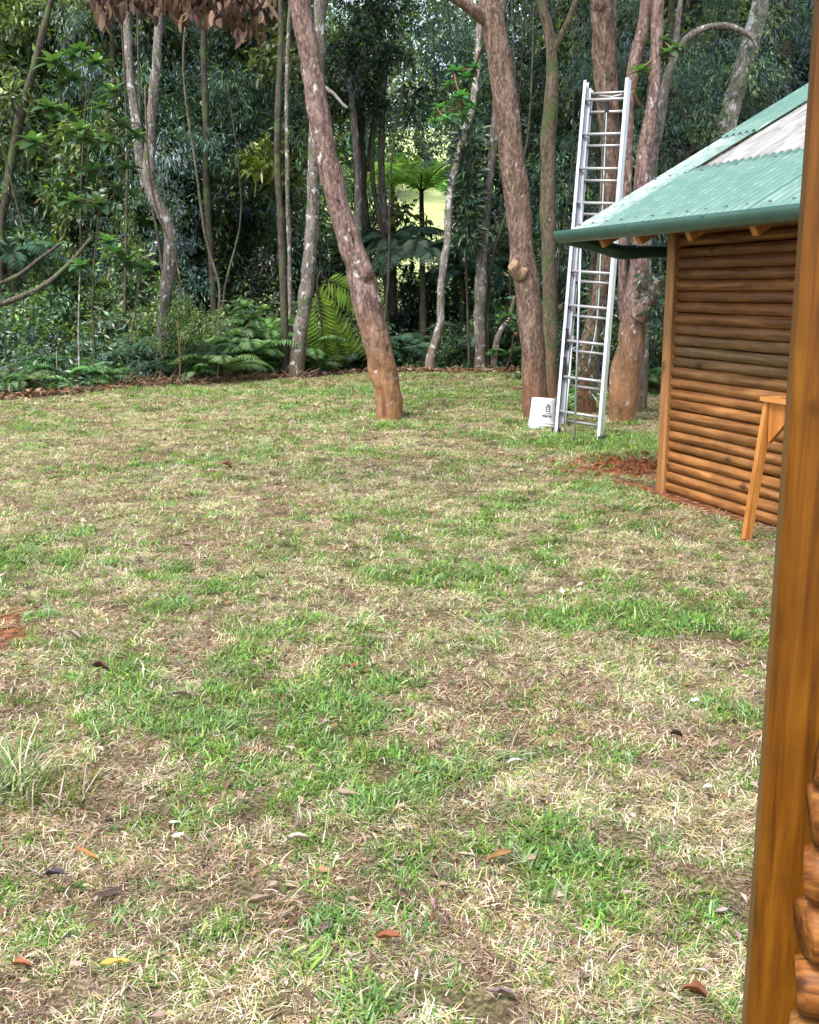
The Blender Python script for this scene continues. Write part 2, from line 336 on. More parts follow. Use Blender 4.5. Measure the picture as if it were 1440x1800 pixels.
def crown_mesh(name, mat, seed, rx, rz, n, leaf=.09, asp=.5, clusters=60, bright=.07, dead=.02, hollow=.35, pal=GREENS, hang=0.3):
    r = np.random.default_rng(seed)
    u = unit(r.normal(size=(clusters, 3))); rad = hollow + (1 - hollow) * r.random((clusters, 1)) ** .6
    c = u * rad * np.array([rx, rx, rz]) * (1 + .25 * r.normal(size=(clusters, 1)))
    size = r.uniform(.16, .40, clusters) * (rx + rz) / 2 * .75
    k = r.integers(0, clusters, n); off = r.normal(size=(n, 3)) * np.array([1, 1, .6]) * size[k][:, None] * .55
    # leaves ride on twigs: pull each towards one of a few twig lines of its cluster
    tw = unit(r.normal(size=(clusters, 9, 3)) + np.array([0, 0, .1])); j = r.integers(0, 9, n); t = r.random(n)[:, None] ** .7
    on = tw[k, j] * size[k][:, None] * t * 1.25
    off = np.where(r.random((n, 1)) < .62, on + r.normal(size=(n, 3)) * .05, off)
    pos = c[k] + off
    d = unit(unit(off) * .8 + r.normal(size=(n, 3)) * .6 + np.array([0, 0, -hang])); nr = unit(np.array([0, 0, 1.0]) + r.normal(size=(n, 3)) * .55)
    ct = pal[r.integers(0, len(pal), clusters)] * r.uniform(.7, 1.35, (clusters, 1))
    col = ct[k] * np.exp(r.normal(0, .42, (n, 1)))
    b = r.random(n) < bright; bc = np.where(r.random(clusters) < .35, 1.0, .25); b &= r.random(n) < bc[k] * 1.6
    col[b] = np.array([.20, .33, .05]) * r.uniform(.7, 1.3, (b.sum(), 1))
    dd = r.random(n) < dead; col[dd] = np.array([.16, .09, .035]) * r.uniform(.5, 1.4, (dd.sum(), 1))
    v, f, cc = leaf_cloud(pos, d, nr, leaf * r.uniform(.6, 1.4, n), leaf * asp * r.uniform(.7, 1.2, n), col)
    return make_mesh(name, v, f, mat, False, cc)
PALS = [GREENS, GREENS * 1.35 + np.array([.03, .03, .0]), GREENS * np.array([.8, .9, 1.3]) * 1.2, GREENS * .55, GREENS * np.array([1.5, 1.35, .7]), GREENS * np.array([1.1, 1.1, 1.5]) * 1.25]
CROWN = [crown_mesh('crown_%d' % s, M['leaf'], 100 + s, 2.0, 2.4, (11000, 7500, 12000, 7000, 8000, 11000)[s], (.10, .15, .09, .19, .14, .13)[s], (.5, .42, .4, .42, .5, .2)[s], (40, 30, 55, 30, 34, 45)[s], (.12, .10, .10, .05, .28, .03)[s], .02, .25, PALS[s], (.3, .3, .3, .5, .2, .9)[s]) for s in range(6)]
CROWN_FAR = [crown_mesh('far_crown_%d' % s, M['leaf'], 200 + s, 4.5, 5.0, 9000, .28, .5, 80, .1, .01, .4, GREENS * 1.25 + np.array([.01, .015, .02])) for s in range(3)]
SHRUB = [crown_mesh('shrub_%d' % s, M['leaf'], 300 + s, .85, .8, 3600, (.075, .10, .13, .06)[s], (.5, .45, .4, .25)[s], 26, (.12, .05, .1, .2)[s], .03, .1) for s in range(4)]

def fern_frond(L, rr, lean, col, pairs=22, width=.3, droop=1.0, sub=7, pw=.17):
    wk = .62 * 6 / sub
    """one frond along +x, arching; pinnae with small pinnules -> arrays"""
    parts = []; t = np.linspace(0, 1, pairs + 2)
    ang = lean - droop * t ** 1.4 * 1.5
    dx = np.cos(ang); dz = np.sin(ang); px = np.concatenate([[0], np.cumsum((dx[1:] + dx[:-1]) / 2)]) * L / (pairs + 1); pz = np.concatenate([[0], np.cumsum((dz[1:] + dz[:-1]) / 2)]) * L / (pairs + 1)
    ra = np.stack([px, np.zeros_like(px), pz], -1)
    v, f = tube_arrays(ra, np.linspace(.012, .003, len(ra)) * L, 3)
    parts.append((v, np.concatenate([f[:, [0, 1, 2]], f[:, [0, 2, 3]]]), np.tile(np.array([.07, .055, .02]), (len(v), 1))))
    pos, ds, ns, Ls, cs = [], [], [], [], []
    for k in range(2, pairs + 2):
        tt = t[k]; ln = width * L * (sin(pi * min(1, tt * .86 + .12)) ** .75) * rr.uniform(.9, 1.1) + .01 * L
        tan = np.array([dx[k], 0, dz[k]]); up = np.array([-dz[k], 0, dx[k]])
        for s in (-1, 1):
            q = unit(np.array([0, s, 0]) + tan * .45 - up * .18)
            if sub <= 1:
                pos.append(ra[k]); ds.append(q); ns.append(up + rr.normal(size=3) * .12); Ls.append(ln); cs.append(col * rr.uniform(.6, 1.5)); continue
            for j in range(sub):
                w = (j + .6) / sub; p0 = ra[k] + q * ln * w - up * .12 * ln * w * w
                for s2 in (-1, 1):
                    pos.append(p0); ds.append(np.cross(q, up) * s2 + q * .55); ns.append(up); Ls.append(.34 * width * L * (1 - w * .75) * wk); cs.append(col * rr.uniform(.75, 1.25))
    v, f, c = leaf_cloud(np.array(pos), np.array(ds), np.array(ns), np.array(Ls), np.array(Ls) * (.42 if sub > 1 else pw), np.array(cs), .08, .1 if sub > 1 else .22); parts.append((v, f, c))
    return join(parts)
def rot_arr(v, rz=0, rx=0, off=(0, 0, 0)):
    c, s = cos(rx), sin(rx); y = v[:, 1] * c - v[:, 2] * s; z = v[:, 1] * s + v[:, 2] * c; v = np.stack([v[:, 0], y, z], -1)
    c, s = cos(rz), sin(rz); return np.stack([v[:, 0] * c - v[:, 1] * s, v[:, 0] * s + v[:, 1] * c, v[:, 2]], -1) + np.array(off)
def fern_mesh(name, mat, seed, L, n, lean, col, droop=1.0, pairs=20, width=.28, sub=6, pw=.17):
    rr = np.random.default_rng(seed); parts = []; col = np.array(col)
    for k in range(n):
        v, f, c = fern_frond(L * rr.uniform(.75, 1.1), rr, lean + rr.uniform(-.25, .25), col * rr.uniform(.75, 1.25), pairs, width, droop * rr.uniform(.8, 1.2), sub, pw)
        parts.append((rot_arr(v, 2 * pi * k / n + rr.uniform(-.2, .2), rr.uniform(-.2, .2)), f, c))
    v, f, c = join(parts); return make_mesh(name, v, f, mat, False, c)

# ------------------------------------------------------------------ trees of the clearing's edge (each trunk from what the photograph shows)
def trunk_disp(seed, amp=.06, flare=.35, feats=(), flare_h=.35):
    r = np.random.default_rng(seed); ph = r.uniform(0, 6.28, 8); fr = r.uniform(1.2, 5, 8)
    def d(L, a):
        o = 1 + flare * np.exp(-L / flare_h) * (1 + .35 * np.sin(a * 4 + ph[0]))
        for q in range(8): o = o + amp * .4 * np.sin(L * fr[q] * (1 + q * .5) + ph[q] + (q % 4) * a)
        o = o + amp * (vnoise(L * 7 + seed, (np.cos(a) + 1) * 3, seed) - .5) * 1.3 + amp * (vnoise(L * 22 + seed, (np.sin(a * 1) + 1) * 7, seed + 3) - .5) * .7
        for (l0, a0, sl, sa, am) in feats:
            da = (a - a0 + pi) % (2 * pi) - pi; o = o + am * np.exp(-((L - l0) / sl) ** 2 - (da / sa) ** 2)
        return o
    return d
def world_pts(pix, Y0, Y1=None):
    pix = list(pix); Y1 = Y0 if Y1 is None else Y1; n = len(pix); out = []; rad = []
    for k, (x, y, w) in enumerate(pix):
        Yk = Y0 + (Y1 - Y0) * (pix[0][1] - y) / max(1, (pix[0][1] - pix[-1][1])); out.append(P(x, y, Yk)); rad.append(w * mpp(x, y, Yk) / 2)
    return np.array(out), np.array(rad)
def tree(name, pix, Y0, mat, label, cat='tree', Y1=None, seed=1, amp=.06, flare=.25, feats=(), sides=20, step=.07, branches=(), crown=None, extend=4.6, group=None, crown_obj=True, top=True, extra=()):
    pts, rad = world_pts(pix, Y0, Y1)
    x0, y0 = pts[0][0], pts[0][1]; gz = tz(x0, y0)
    pts[0][2] = min(pts[0][2], gz) - .06
    if top:
        dirv = unit(pts[-1] - pts[-2]); dirv = unit(dirv * .6 + np.array([0, 0, 1]) * .5)
        pts = np.vstack([pts, pts[-1] + dirv * extend * .5, pts[-1] + dirv * extend + np.array([.1, .2, 0])]); rad = np.append(rad, [rad[-1] * .8, rad[-1] * .5])
    root = empty(name, (x0, y0, gz), label=label, cat=cat, group=group)
    base = np.array([x0, y0, gz]); Ltot = np.sum(np.linalg.norm(np.diff(pts, axis=0), axis=1)); n = max(6, int(Ltot / step))
    pp = catmull(pts, n); rrr = np.interp(np.linspace(0, len(rad) - 1, n), np.arange(len(rad)), rad)
    v, f = tube_arrays(pp - base, rrr, sides, trunk_disp(seed, amp, flare, feats))
    put('trunk', make_mesh('trunk', v, f, mat, True), root)
    for k, (bp, by0, by1) in enumerate(branches):
        bpts, br = world_pts(bp, by0, by1); nb = max(5, int(np.sum(np.linalg.norm(np.diff(bpts, axis=0), axis=1)) / (step * 1.2)))
        q = catmull(bpts, nb); qr = np.interp(np.linspace(0, len(br) - 1, nb), np.arange(len(br)), br)
        v, f = tube_arrays(q - base, qr, max(8, sides - 8), trunk_disp(seed + 50 + k, amp, .1)); me = make_mesh('branch', v, f, mat, True)
        # close the far end
        put('branch', me, root)
    if crown is not None:
        tp = pts[-1] - base
        put('crown', CROWN[crown[0]], root, (tp[0] + crown[2], tp[1] + crown[3], tp[2] + crown[4]), (0, 0, seed * 1.3), (crown[1],) * 3)
    return root, base

KT = (3.3, .5)
t1, b1 = tree('leaning_tree', [(686, 741, 40), (683, 705, 43), (673, 650, 47), (660, 590, 49), (648, 540, 48), (633, 480, 46), (613, 420, 42), (596, 365, 39), (578, 290, 38), (566, 230, 38), (556, 170, 38), (545, 100, 38), (533, 40, 36), (526, -10, 36), (522, -60, 35)],
     13.35, M['bark_red'], 'slender red-brown tree leaning left across the lawn, knotted and orange towards its base', Y1=13.2, seed=3, amp=.055, flare=.10,
     feats=((.22, 4.3, .26, .13, -.55), (.3, 4.75, .3, .2, .16), (.25, 3.7, .25, .3, .12), (1.92, 5.45, .11, .34, .34), (1.79, 5.3, .045, .34, -.45), (2.28, 5.2, .10, .13, -.42), (2.36, 5.5, .12, .16, .16), (1.55, 4.9, .3, .12, .10), (1.15, 1.0, .2, .5, .10), (.95, 5.5, .04, .14, -.3), (1.3, 3.6, .2, .4, .14), (2.75, 4.9, .03, .1, -.3), (.62, 4.2, .2, .1, -.18), (3.4, 5.1, .05, .12, .14), (4.1, 4.4, .04, .12, .14)), sides=72, step=.02, crown=(0, 1.1, 0, .6, 1.8))
t2, b2 = tree('brown_tree', [(938, 736, 30), (941, 712, 40), (938, 660, 42), (937, 600, 43), (930, 540, 43), (925, 490, 44), (919, 440, 44), (913, 380, 44), (905, 320, 45), (899, 270, 43), (892, 200, 42), (882, 130, 42), (872, 70, 42), (863, 20, 40), (858, -40, 38)],
     13.6, M['bark_orange'], 'brown tree with a sawn knot on its left side, standing behind the white bucket', Y1=13.5, seed=8, amp=.045, flare=.10,
     feats=((1.98, 3.4, .13, .5, .34), (1.75, 3.5, .10, .3, .12), (2.2, .2, .6, .8, -.05), (1.0, 4.6, .05, .15, .12), (3.1, 4.2, .06, .14, .12)), sides=32, step=.045, crown=(1, 1.1, .2, .6, 1.8), branches=[([(862, 40, 22), (838, 22, 22), (805, -2, 20), (770, -25, 18)], 13.5, 13.2)])
kb = MB(); a_ = P(918, 480, 13.5) - b2; e_ = P(903, 465, 13.42) - b2
kb.tube(catmull([a_, (a_ + e_) / 2 + np.array([-.02, 0, -.02]), e_, e_ + (e_ - a_) * .14], 7), np.array([.13, .11, .09, .08, .075, .07, .05]), 12); put('branch_stub', kb.mesh('branch_stub', M['bark_stub'], True), t2)
t3, b3 = tree('mossy_forked_tree', [(966, 705, 26), (968, 640, 24), (967, 560, 24), (965, 480, 25), (964, 400, 26), (963, 330, 27), (964, 260, 27), (966, 215, 27), (971, 150, 24), (970, 95, 20), (962, 40, 18), (952, -20, 17)],
     15.2, M['bark_mossy'], 'thin mossy trunk forking near the frame top, close behind the brown tree', seed=12, amp=.06, flare=.15, sides=20, crown=(2, .9, 0, .5, 1.2),
     branches=[([(974, 88, 12), (990, 55, 11), (1006, 20, 10), (1018, -20, 9)], 15.2, 15.0)])
t4, b4 = tree('ladder_tree', [(1030, 716, 36), (1032, 650, 34), (1040, 590, 32), (1056, 520, 31), (1066, 450, 30), (1072, 380, 31), (1075, 300, 33), (1072, 230, 36), (1066, 160, 40), (1062, 90, 40), (1058, 20, 39), (1055, -40, 38)],
     14.4, M['bark_orange'], 'reddish tree that the aluminium ladder leans against', Y1=13.4, seed=21, amp=.045, flare=.12, sides=24, crown=(3, 1.1, .3, .5, 1.8),
     branches=[([(1082, 200, 12), (1079, 120, 14), (1076, 40, 15), (1078, -30, 14)], 13.6, 13.6)])
t5, b5 = tree('twin_trunk_tree', [(1092, 742, 46), (1095, 700, 48), (1103, 640, 50), (1112, 590, 50), (1118, 540, 44), (1122, 480, 34), (1125, 400, 28), (1128, 330, 28), (1134, 270, 26), (1142, 215, 24), (1148, 170, 21), (1152, 110, 20), (1155, 50, 22), (1160, -30, 22)],
     13.3, M['bark_red'], 'stout-based tree with a jagged stump of bark, right behind the ladder', seed=31, amp=.07, flare=.06, sides=28, step=.05, crown=(4, 1.1, .5, .8, 1.8),
     branches=[([(1120, 560, 30), (1136, 535, 28), (1150, 512, 22), (1160, 490, 12)], 13.2, 13.1),
               ([(1098, 560, 18), (1094, 490, 16), (1098, 400, 16), (1103, 300, 18), (1106, 200, 18), (1113, 120, 20), (1128, 60, 22), (1140, -20, 22)], 13.5, 13.6)])
t6, b6 = tree('arching_tree', [(1128, 690, 20), (1134, 500, 20), (1145, 300, 20), (1160, 210, 20), (1170, 150, 18), (1182, 110, 14), (1205, 70, 12), (1240, 49, 12), (1280, 46, 11), (1318, 62, 9), (1330, 85, 4)],
     14.3, M['bark_grey'], 'pale trunk arching over to the right above the cabin roof', seed=41, amp=.06, flare=.2, sides=16, top=False,
     branches=[([(1186, 95, 12), (1190, 60, 10), (1194, 20, 9), (1200, -20, 8)], 14.3, 14.3)])
t7, b7 = tree('slanting_tree', [(1255, 500, 40), (1268, 300, 36), (1285, 190, 33), (1300, 140, 33), (1314, 95, 32), (1328, 40, 30), (1340, -20, 28)],
     15.5, M['bark_pale'], 'grey trunk slanting up to the right behind the green roof', seed=51, amp=.05, flare=.1, sides=18, crown=(5, 1.2, .3, .5, 1.6))
t8, b8 = tree('wavy_trunk_tree', [(754, 654, 17), (758, 625, 15), (769, 590, 15), (775, 560, 14), (775, 510, 14), (780, 470, 14), (787, 420, 14), (789, 370, 14), (795, 320, 14), (806, 275, 14), (820, 225, 14), (830, 190, 13), (838, 130, 12), (842, 60, 11), (850, -20, 11)],
     21.5, M['bark_pale'], 'thin wavy pale trunk with an orange foot at the lawn edge, middle of the clearing', seed=61, amp=.07, flare=.2, sides=14, crown=(0, 1.2, 0, .5, 1.4))
t9, b9 = tree('epiphyte_tree', [(846, 660, 20), (845, 600, 20), (843, 560, 21), (846, 500, 22), (848, 440, 22), (852, 390, 20), (858, 330, 18), (866, 270, 17), (872, 200, 16), (878, 120, 16), (880, 40, 15), (884, -20, 14)],
     21.8, M['bark_grey'], 'grey spotted trunk carrying a dark mass of epiphytes, left of the brown tree', seed=71, amp=.07, flare=.2, sides=14, crown=(2, 1.2, .3, .5, 1.6),
     branches=[([(846, 420, 16), (834, 380, 22), (824, 330, 24), (822, 270, 16), (828, 200, 10)], 21.8, 21.6)])
tree('slender_tree', [(502, 662, 15), (500, 560, 14), (497, 470, 13), (493, 380, 13), (488, 290, 12), (489, 200, 12), (493, 100, 11), (494, -20, 10)], 20.2, M['bark_dark'],
     'thin dark brown trunk, left one of three close stems left of the leaning tree', seed=81, amp=.06, flare=.2, sides=12, crown=(1, 1.0, 0, .5, 1.4))
tree('slender_tree', [(514, 655, 9), (511, 580, 8), (510, 520, 8), (509, 440, 8), (506, 360, 8), (505, 260, 8), (504, 160, 7), (507, 60, 7), (512, -20, 7)], 20.9, M['bark_grey'],
     'thinnest grey-green stem, middle one of three close stems left of the leaning tree', seed=82, amp=.07, flare=.15, sides=10)
tree('grey_tree', [(520, 667, 28), (524, 620, 26), (532, 560, 25), (540, 500, 25), (546, 440, 24), (550, 380, 24), (551, 300, 22), (556, 200, 22), (561, 100, 22), (563, -20, 21)], 20.0, M['bark_grey'],
     'grey lichened trunk just left of the leaning tree, thickest of three close stems', seed=83, amp=.06, flare=.15, sides=16, crown=(3, 1.2, -.2, .5, 1.6), branches=[([(572, 155, 9), (585, 163, 6), (600, 180, 5), (612, 190, 3)], 19.8, 20.3)])
tree('crooked_tree', [(281, 672, 17), (284, 620, 17), (286, 570, 19), (291, 520, 21), (298, 470, 22), (300, 420, 22), (290, 385, 23), (272, 350, 23), (262, 310, 22), (264, 250, 19), (268, 180, 17), (276, 100, 16), (281, -20, 15)], 19.4, M['bark_grey'],
     'crooked grey trunk that bends and forks in the dark left of the wood', seed=91, amp=.08, flare=.15, sides=16, crown=(4, 1.2, 0, .5, 1.6),
     branches=[([(258, 330, 19), (247, 280, 19), (240, 220, 18), (232, 160, 16), (226, 90, 15), (222, -20, 14)], 19.5, 19.6)])
tree('background_trunk', [(-6, 560, 13), (2, 420, 14), (12, 340, 15), (24, 260, 15), (42, 180, 14), (62, 110, 13), (82, 30, 12), (95, -40, 12)], 22.6, M['bark_dark'],
     'brown trunk leaning right at the far left of the wood', seed=95, amp=.08, flare=.1, sides=12, crown=(5, 1.2, 0, .5, 1.6))
tree('background_trunk', [(640, 560, 20), (644, 460, 20), (640, 400, 22), (634, 330, 24), (632, 250, 20), (636, 180, 16), (640, 100, 14), (648, 0, 12)], 26.0, M['bark_dark'],
     'dark shaggy trunk in the gap right of the leaning tree', seed=96, amp=.12, flare=.1, sides=12, crown=(2, 1.0, .3, .5, -.4),
     branches=[([(650, 300, 12), (655, 230, 9), (664, 170, 8), (672, 110, 7)], 26, 26.4)])
tree('background_trunk', [(684, 540, 11), (676, 440, 10), (666, 380, 9), (655, 310, 8), (658, 200, 7), (664, 100, 7)], 25.0, M['bark_dark'],
     'thin dark trunk leaning left beside the shaggy trunk', seed=97, amp=.08, flare=.1, sides=10)
tree('background_trunk', [(868, 660, 13), (872, 610, 13), (882, 580, 11), (896, 560, 9), (905, 520, 7)], 21.8, M['bark_grey'],
     'short grey trunk bending right beside the epiphyte tree', seed=98, amp=.08, flare=.1, sides=10, top=False)
tree('background_trunk', [(378, 560, 12), (372, 470, 11), (366, 380, 12), (362, 300, 12), (362, 200, 12), (358, 100, 12), (360, -20, 11)], 23.0, M['bark_dark'],
     'dark upright trunk in the shade left of the slender stems', seed=99, amp=.09, flare=.1, sides=10, crown=(1, 1.1, 0, 0, .8))
tree('background_trunk', [(175, 560, 14), (178, 430, 13), (190, 300, 12), (196, 160, 12), (200, -20, 11)], 24.0, M['bark_dark'],
     'dark trunk half hidden in leaves in the left of the wood', seed=100, amp=.09, flare=.1, sides=10, crown=(0, 1.2, 0, 0, .8))
tree('background_trunk', [(1215, 420, 13), (1212, 330, 12), (1220, 260, 12), (1202, 190, 13), (1182, 130, 11), (1180, 60, 10)], 16.6, M['bark_dark'],
     'dark twisted trunk seen between the arching tree and the roof', seed=101, amp=.1, flare=.1, sides=10, branches=[([(1203, 190, 11), (1235, 210, 12), (1262, 235, 11), (1280, 262, 8)], 16.6, 16.2), ([(1210, 270, 7), (1235, 255, 6), (1255, 215, 5)], 16.5, 16.4)])
tree('background_trunk', [(1400, 200, 14), (1385, 130, 13), (1372, 100, 12), (1350, 60, 9), (1330, 30, 7)], 17.5, M['bark_dark'],
     'dark branchy trunk just above the roof at the right', seed=102, amp=.1, flare=.05, sides=10, top=False)

def limb(name, pix, Y0, Y1, mat, label, cat, seed, sides=10):
    pts, rad = world_pts(pix, Y0, Y0); 
    for k, q in enumerate(pix): pts[k] = P(q[0], q[1], Y0 + (Y1 - Y0) * k / (len(pix) - 1))
    base = pts[0].copy(); n = 30; pp = catmull(pts, n); rr_ = np.interp(np.linspace(0, len(rad) - 1, n), np.arange(len(rad)), rad)
    v, f = tube_arrays(pp - base, rr_, sides, trunk_disp(seed, .08, 0)); o = put(name, make_mesh(name, v, f, mat, True), None, base); return tag(o, label, cat)
limb('fallen_branch', [(-40, 548, 11), (20, 528, 11), (75, 503, 10), (120, 465, 8), (160, 418, 4)], 18.2, 19.2, M['bark_mossy2'], 'mossy fallen limb curving up from the left picture edge', 'branch', 5)
limb('fallen_branch', [(-30, 510, 8), (30, 485, 8), (70, 455, 7), (112, 424, 4)], 19, 19.6, M['bark_dark'], 'thin dark limb above the mossy fallen limb at the left', 'branch', 6)
limb('hanging_vine', [(335, -20, 4), (322, 120, 4), (345, 300, 4), (362, 420, 5), (385, 500, 5), (385, 560, 5), (392, 640, 4)], 20.5, 20.5, M['limb'], 'long thin vine hanging right of the crooked tree', 'vine', 7, 6)
limb('hanging_vine', [(1063, 130, 3), (1064, 200, 4), (1058, 300, 3), (1054, 420, 4), (1050, 520, 4), (1048, 610, 3)], 13.0, 12.6, M['limb'], 'thin green-brown vine hanging down behind the ladder', 'vine', 8, 6)
limb('hanging_vine', [(255, 150, 4), (262, 300, 4), (280, 380, 4), (310, 460, 4), (322, 540, 4)], 18.9, 19.0, M['bark_grey'], 'thin pale vine clinging to the crooked tree', 'vine', 9, 6)

# ------------------------------------------------------------------ background wood
KIND = ('dark tree with small oval leaves in the dense wood', 'light-green tree with broad leaves in the dense wood', 'blue-green tree of fine leaves in the dense wood', 'very dark tree of large drooping leaves in the wood', 'yellow-green tree with many bright leaves in the wood', 'grey-green tree of long narrow hanging leaves in the wood')
def bg_tree(x, y, s, zc, ci, far_=False, th=.12, label=None, group=None):
    if label is None: label = KIND[ci]; group = 'trees of the wood: ' + label.split(' in the')[0]
    gz = tz(x, y); root = empty('forest_tree', (x, y, gz), random.uniform(0, 6.28), label=label, cat='tree', group=group)
    put('crown', (CROWN_FAR if far_ else CROWN)[ci], root, (0, 0, zc), (random.uniform(-.2, .2), random.uniform(-.2, .2), random.uniform(0, 6.28)), (s, s, s * random.uniform(.9, 1.25)))
    put('trunk', BGT[ci % 3], root, (0, 0, -.1), (random.uniform(-.06, .06), random.uniform(-.06, .06), 0), (th / .12, th / .12, (zc + .2) / 6))
    return root
BGT = []
for k in range(3):
    q = catmull([(0, 0, 0), (.1 * k, .1, 2), (-.15, .05 * k, 4), (.1, -.1, 6)], 16)
    v, f = tube_arrays(q, np.linspace(.15, .07, 16), 9, trunk_disp(400 + k, .08, .2)); BGT.append(make_mesh('forest_trunk_%d' % k, v, f, M['bark_dark'] if k else M['bark_grey'], True))
def gap(x, y):                # the window towards the bright slope behind
    a = x / y; return -.055 < a < .065
for row, (y0, y1, dx, zlo, zhi, s0, s1) in enumerate(((23.2, 24.6, 1.25, 2.0, 5.6, .72, 1.0), (24.5, 27, 1.5, 1.8, 7.5, .95, 1.3), (28.5, 32, 1.9, 2.2, 9.5, 1.1, 1.5))):
    x = -.46 * y1 - 1
    while x < .5 * y1 + 1:
        yy = random.uniform(y0, y1); xx = x + random.uniform(-.5, .5); a = xx / yy
        lo = zlo
        if abs(a - .004) < .05 + 1.5 / yy:
            x += dx; continue
        if .065 <= a < .14: lo = zlo + (0 if row else 1.5)
        bg_tree(xx, yy, random.uniform(s0, s1), random.uniform(lo, zlo + 1.2), random.randrange(6))
        bg_tree(xx + random.uniform(-.6, .6), yy + random.uniform(.2, 1.2), random.uniform(s0, s1) * 1.15, random.uniform(zlo + 3.2, zhi), random.randrange(6), th=.14)
        x += dx * random.uniform(.8, 1.2)
for (x, y, s, zc, c_) in ((-1.0, 26.6, .62, 1.1, 3), (-.1, 26.9, .6, .9, 2), (.8, 26.2, .62, 1.0, 3), (1.6, 26.8, .6, 1.1, 0), (.2, 28.2, .7, 1.15, 0), (1.3, 28.4, .7, 1.2, 3), (-1.6, 27.4, .75, 1.5, 5), (2.3, 27.5, .8, 1.5, 0)): bg_tree(x, y, s, zc, c_, th=.06)
for (x, y, zc, s) in ((-1.2, 24.5, 6.9, .7), (1.5, 25.5, 6.6, .8), (-.4, 26.5, 7.4, .7)): bg_tree(x, y, s, zc, random.randrange(6), th=.1)
for (x, y, zc, s) in ((4.4, 15.8, 4.2, .6), (5.2, 16.8, 2.6, .8), (6.3, 17.5, 4.2, .9), (7.4, 18.5, 5.4, 1.0), (6.2, 20, 6.2, 1.0), (4.6, 19, 2.2, .8), (4.9, 18.2, 5.2, .7), (8.6, 20, 3.6, 1.1), (3.3, 18.8, 4.8, .5)): bg_tree(x, y, s, zc, random.randrange(6), th=.08, label='leafy tree growing just behind the green-roofed cabin', group='trees just behind the cabin')
for (y, n, s) in ((44, 16, .75), (56, 20, 1.0), (72, 22, 1.3), (95, 24, 1.8)):
    for k in range(n):
        xx = (k / (n - 1) - .5) * y * 1.05 + random.uniform(-1, 1); a = xx / y
        if abs(a - .012) < (.14 if y < 50 else .11 if y < 60 else 0): continue
        if abs(a - .02) < .13 and y > 60 and k % 3: continue
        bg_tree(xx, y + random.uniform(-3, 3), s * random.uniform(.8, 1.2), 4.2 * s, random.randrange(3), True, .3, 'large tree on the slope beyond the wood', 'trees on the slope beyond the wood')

# ------------------------------------------------------------------ ferns and shrubs
def place(name, me, part, x, y, s, label, cat, group=None, z=None, rz=None, tilt=(0, 0)):
    gz = tz(x, y) if z is None else z
    o = put(name, me, None, (x, y, gz), (tilt[0], tilt[1], random.uniform(0, 6.28) if rz is None else rz), (s, s, s)); return tag(o, label, cat, group)
FERN = [fern_mesh('fern_%d' % k, M['fern'], 500 + k, 1.0, 11, .95, ((.085, .17, .06), (.14, .23, .09), (.06, .125, .08))[k], 1.15, 22, .26, 1) for k in range(3)]
LIMEF = fern_mesh('lime_fern', M['fern_lime'], 520, 1.25, 10, 1.05, (.24, .40, .04), 1.0, 24, .30, 1)
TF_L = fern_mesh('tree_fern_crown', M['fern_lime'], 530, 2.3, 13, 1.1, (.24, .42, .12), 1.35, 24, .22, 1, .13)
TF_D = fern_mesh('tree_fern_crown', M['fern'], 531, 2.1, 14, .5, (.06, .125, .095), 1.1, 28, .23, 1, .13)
def tree_fern(px, py_top, Y, me, s, label):
    top = P(px, py_top, Y); gz = tz(top[0], top[1]); root = empty('tree_fern', (top[0], top[1], gz), label=label, cat='tree fern')
    h = top[2] - gz; v, f = tube_arrays(catmull([(0, 0, -.1), (.04, 0, h * .4), (0, 0, h)], 14), np.linspace(.11, .06, 14), 9, trunk_disp(77, .15, .2)); put('trunk', make_mesh('trunk', v, f, M['bark_dark'], True), root)
    put('crown', me, root, (0, 0, h - .02), (0, 0, random.uniform(0, 6)), (s, s, s)); return root
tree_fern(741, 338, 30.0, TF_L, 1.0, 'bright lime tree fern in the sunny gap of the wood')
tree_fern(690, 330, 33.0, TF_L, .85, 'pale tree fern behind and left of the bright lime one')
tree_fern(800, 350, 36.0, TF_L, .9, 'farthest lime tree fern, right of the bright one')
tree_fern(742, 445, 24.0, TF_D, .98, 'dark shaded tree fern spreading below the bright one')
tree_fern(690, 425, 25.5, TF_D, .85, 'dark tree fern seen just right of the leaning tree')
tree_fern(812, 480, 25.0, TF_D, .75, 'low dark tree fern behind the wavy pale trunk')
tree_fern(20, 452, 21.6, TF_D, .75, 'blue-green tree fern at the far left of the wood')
q0 = P(562, 478, 20.9); gz = tz(q0[0], q0[1]); o = empty('fern', (q0[0], q0[1], gz), label='bright yellow-green fern frond glowing left of the leaning tree', cat='fern')
rr = np.random.default_rng(9)
for (Lf, ph, dx, dz) in ((2.0, .98, 0, 0), (1.5, 1.45, -.05, -.3), (1.35, .45, .05, -.1), (1.1, 1.2, .1, -.75)):
    v, f, c = fern_frond(Lf, rr, .15, np.array([.22, .36, .05]), 19, .33, .35, 1, .17); put('frond', make_mesh('frond', v, f, M['fern_lime'], False, c), o, (dx, rr.uniform(-.1, .1), q0[2] - gz + dz), (radians(82) + rr.uniform(-.15, .15), ph, 0))
put('stem', MB().tube(catmull([(.25, 0, -.1), (.12, .05, .8), (-.05, 0, q0[2] - gz - .3), (0, 0, q0[2] - gz)], 12), np.linspace(.04, .012, 12), 8).mesh('stem', M['bark_dark'], True), o)
FB = crown_mesh('feathery_bush', M['leaf'], 333, .62, .42, 2600, .09, .2, 22, .35, .0, .2, np.array([[.13, .22, .08], [.10, .18, .07], [.16, .25, .10]]), .5)
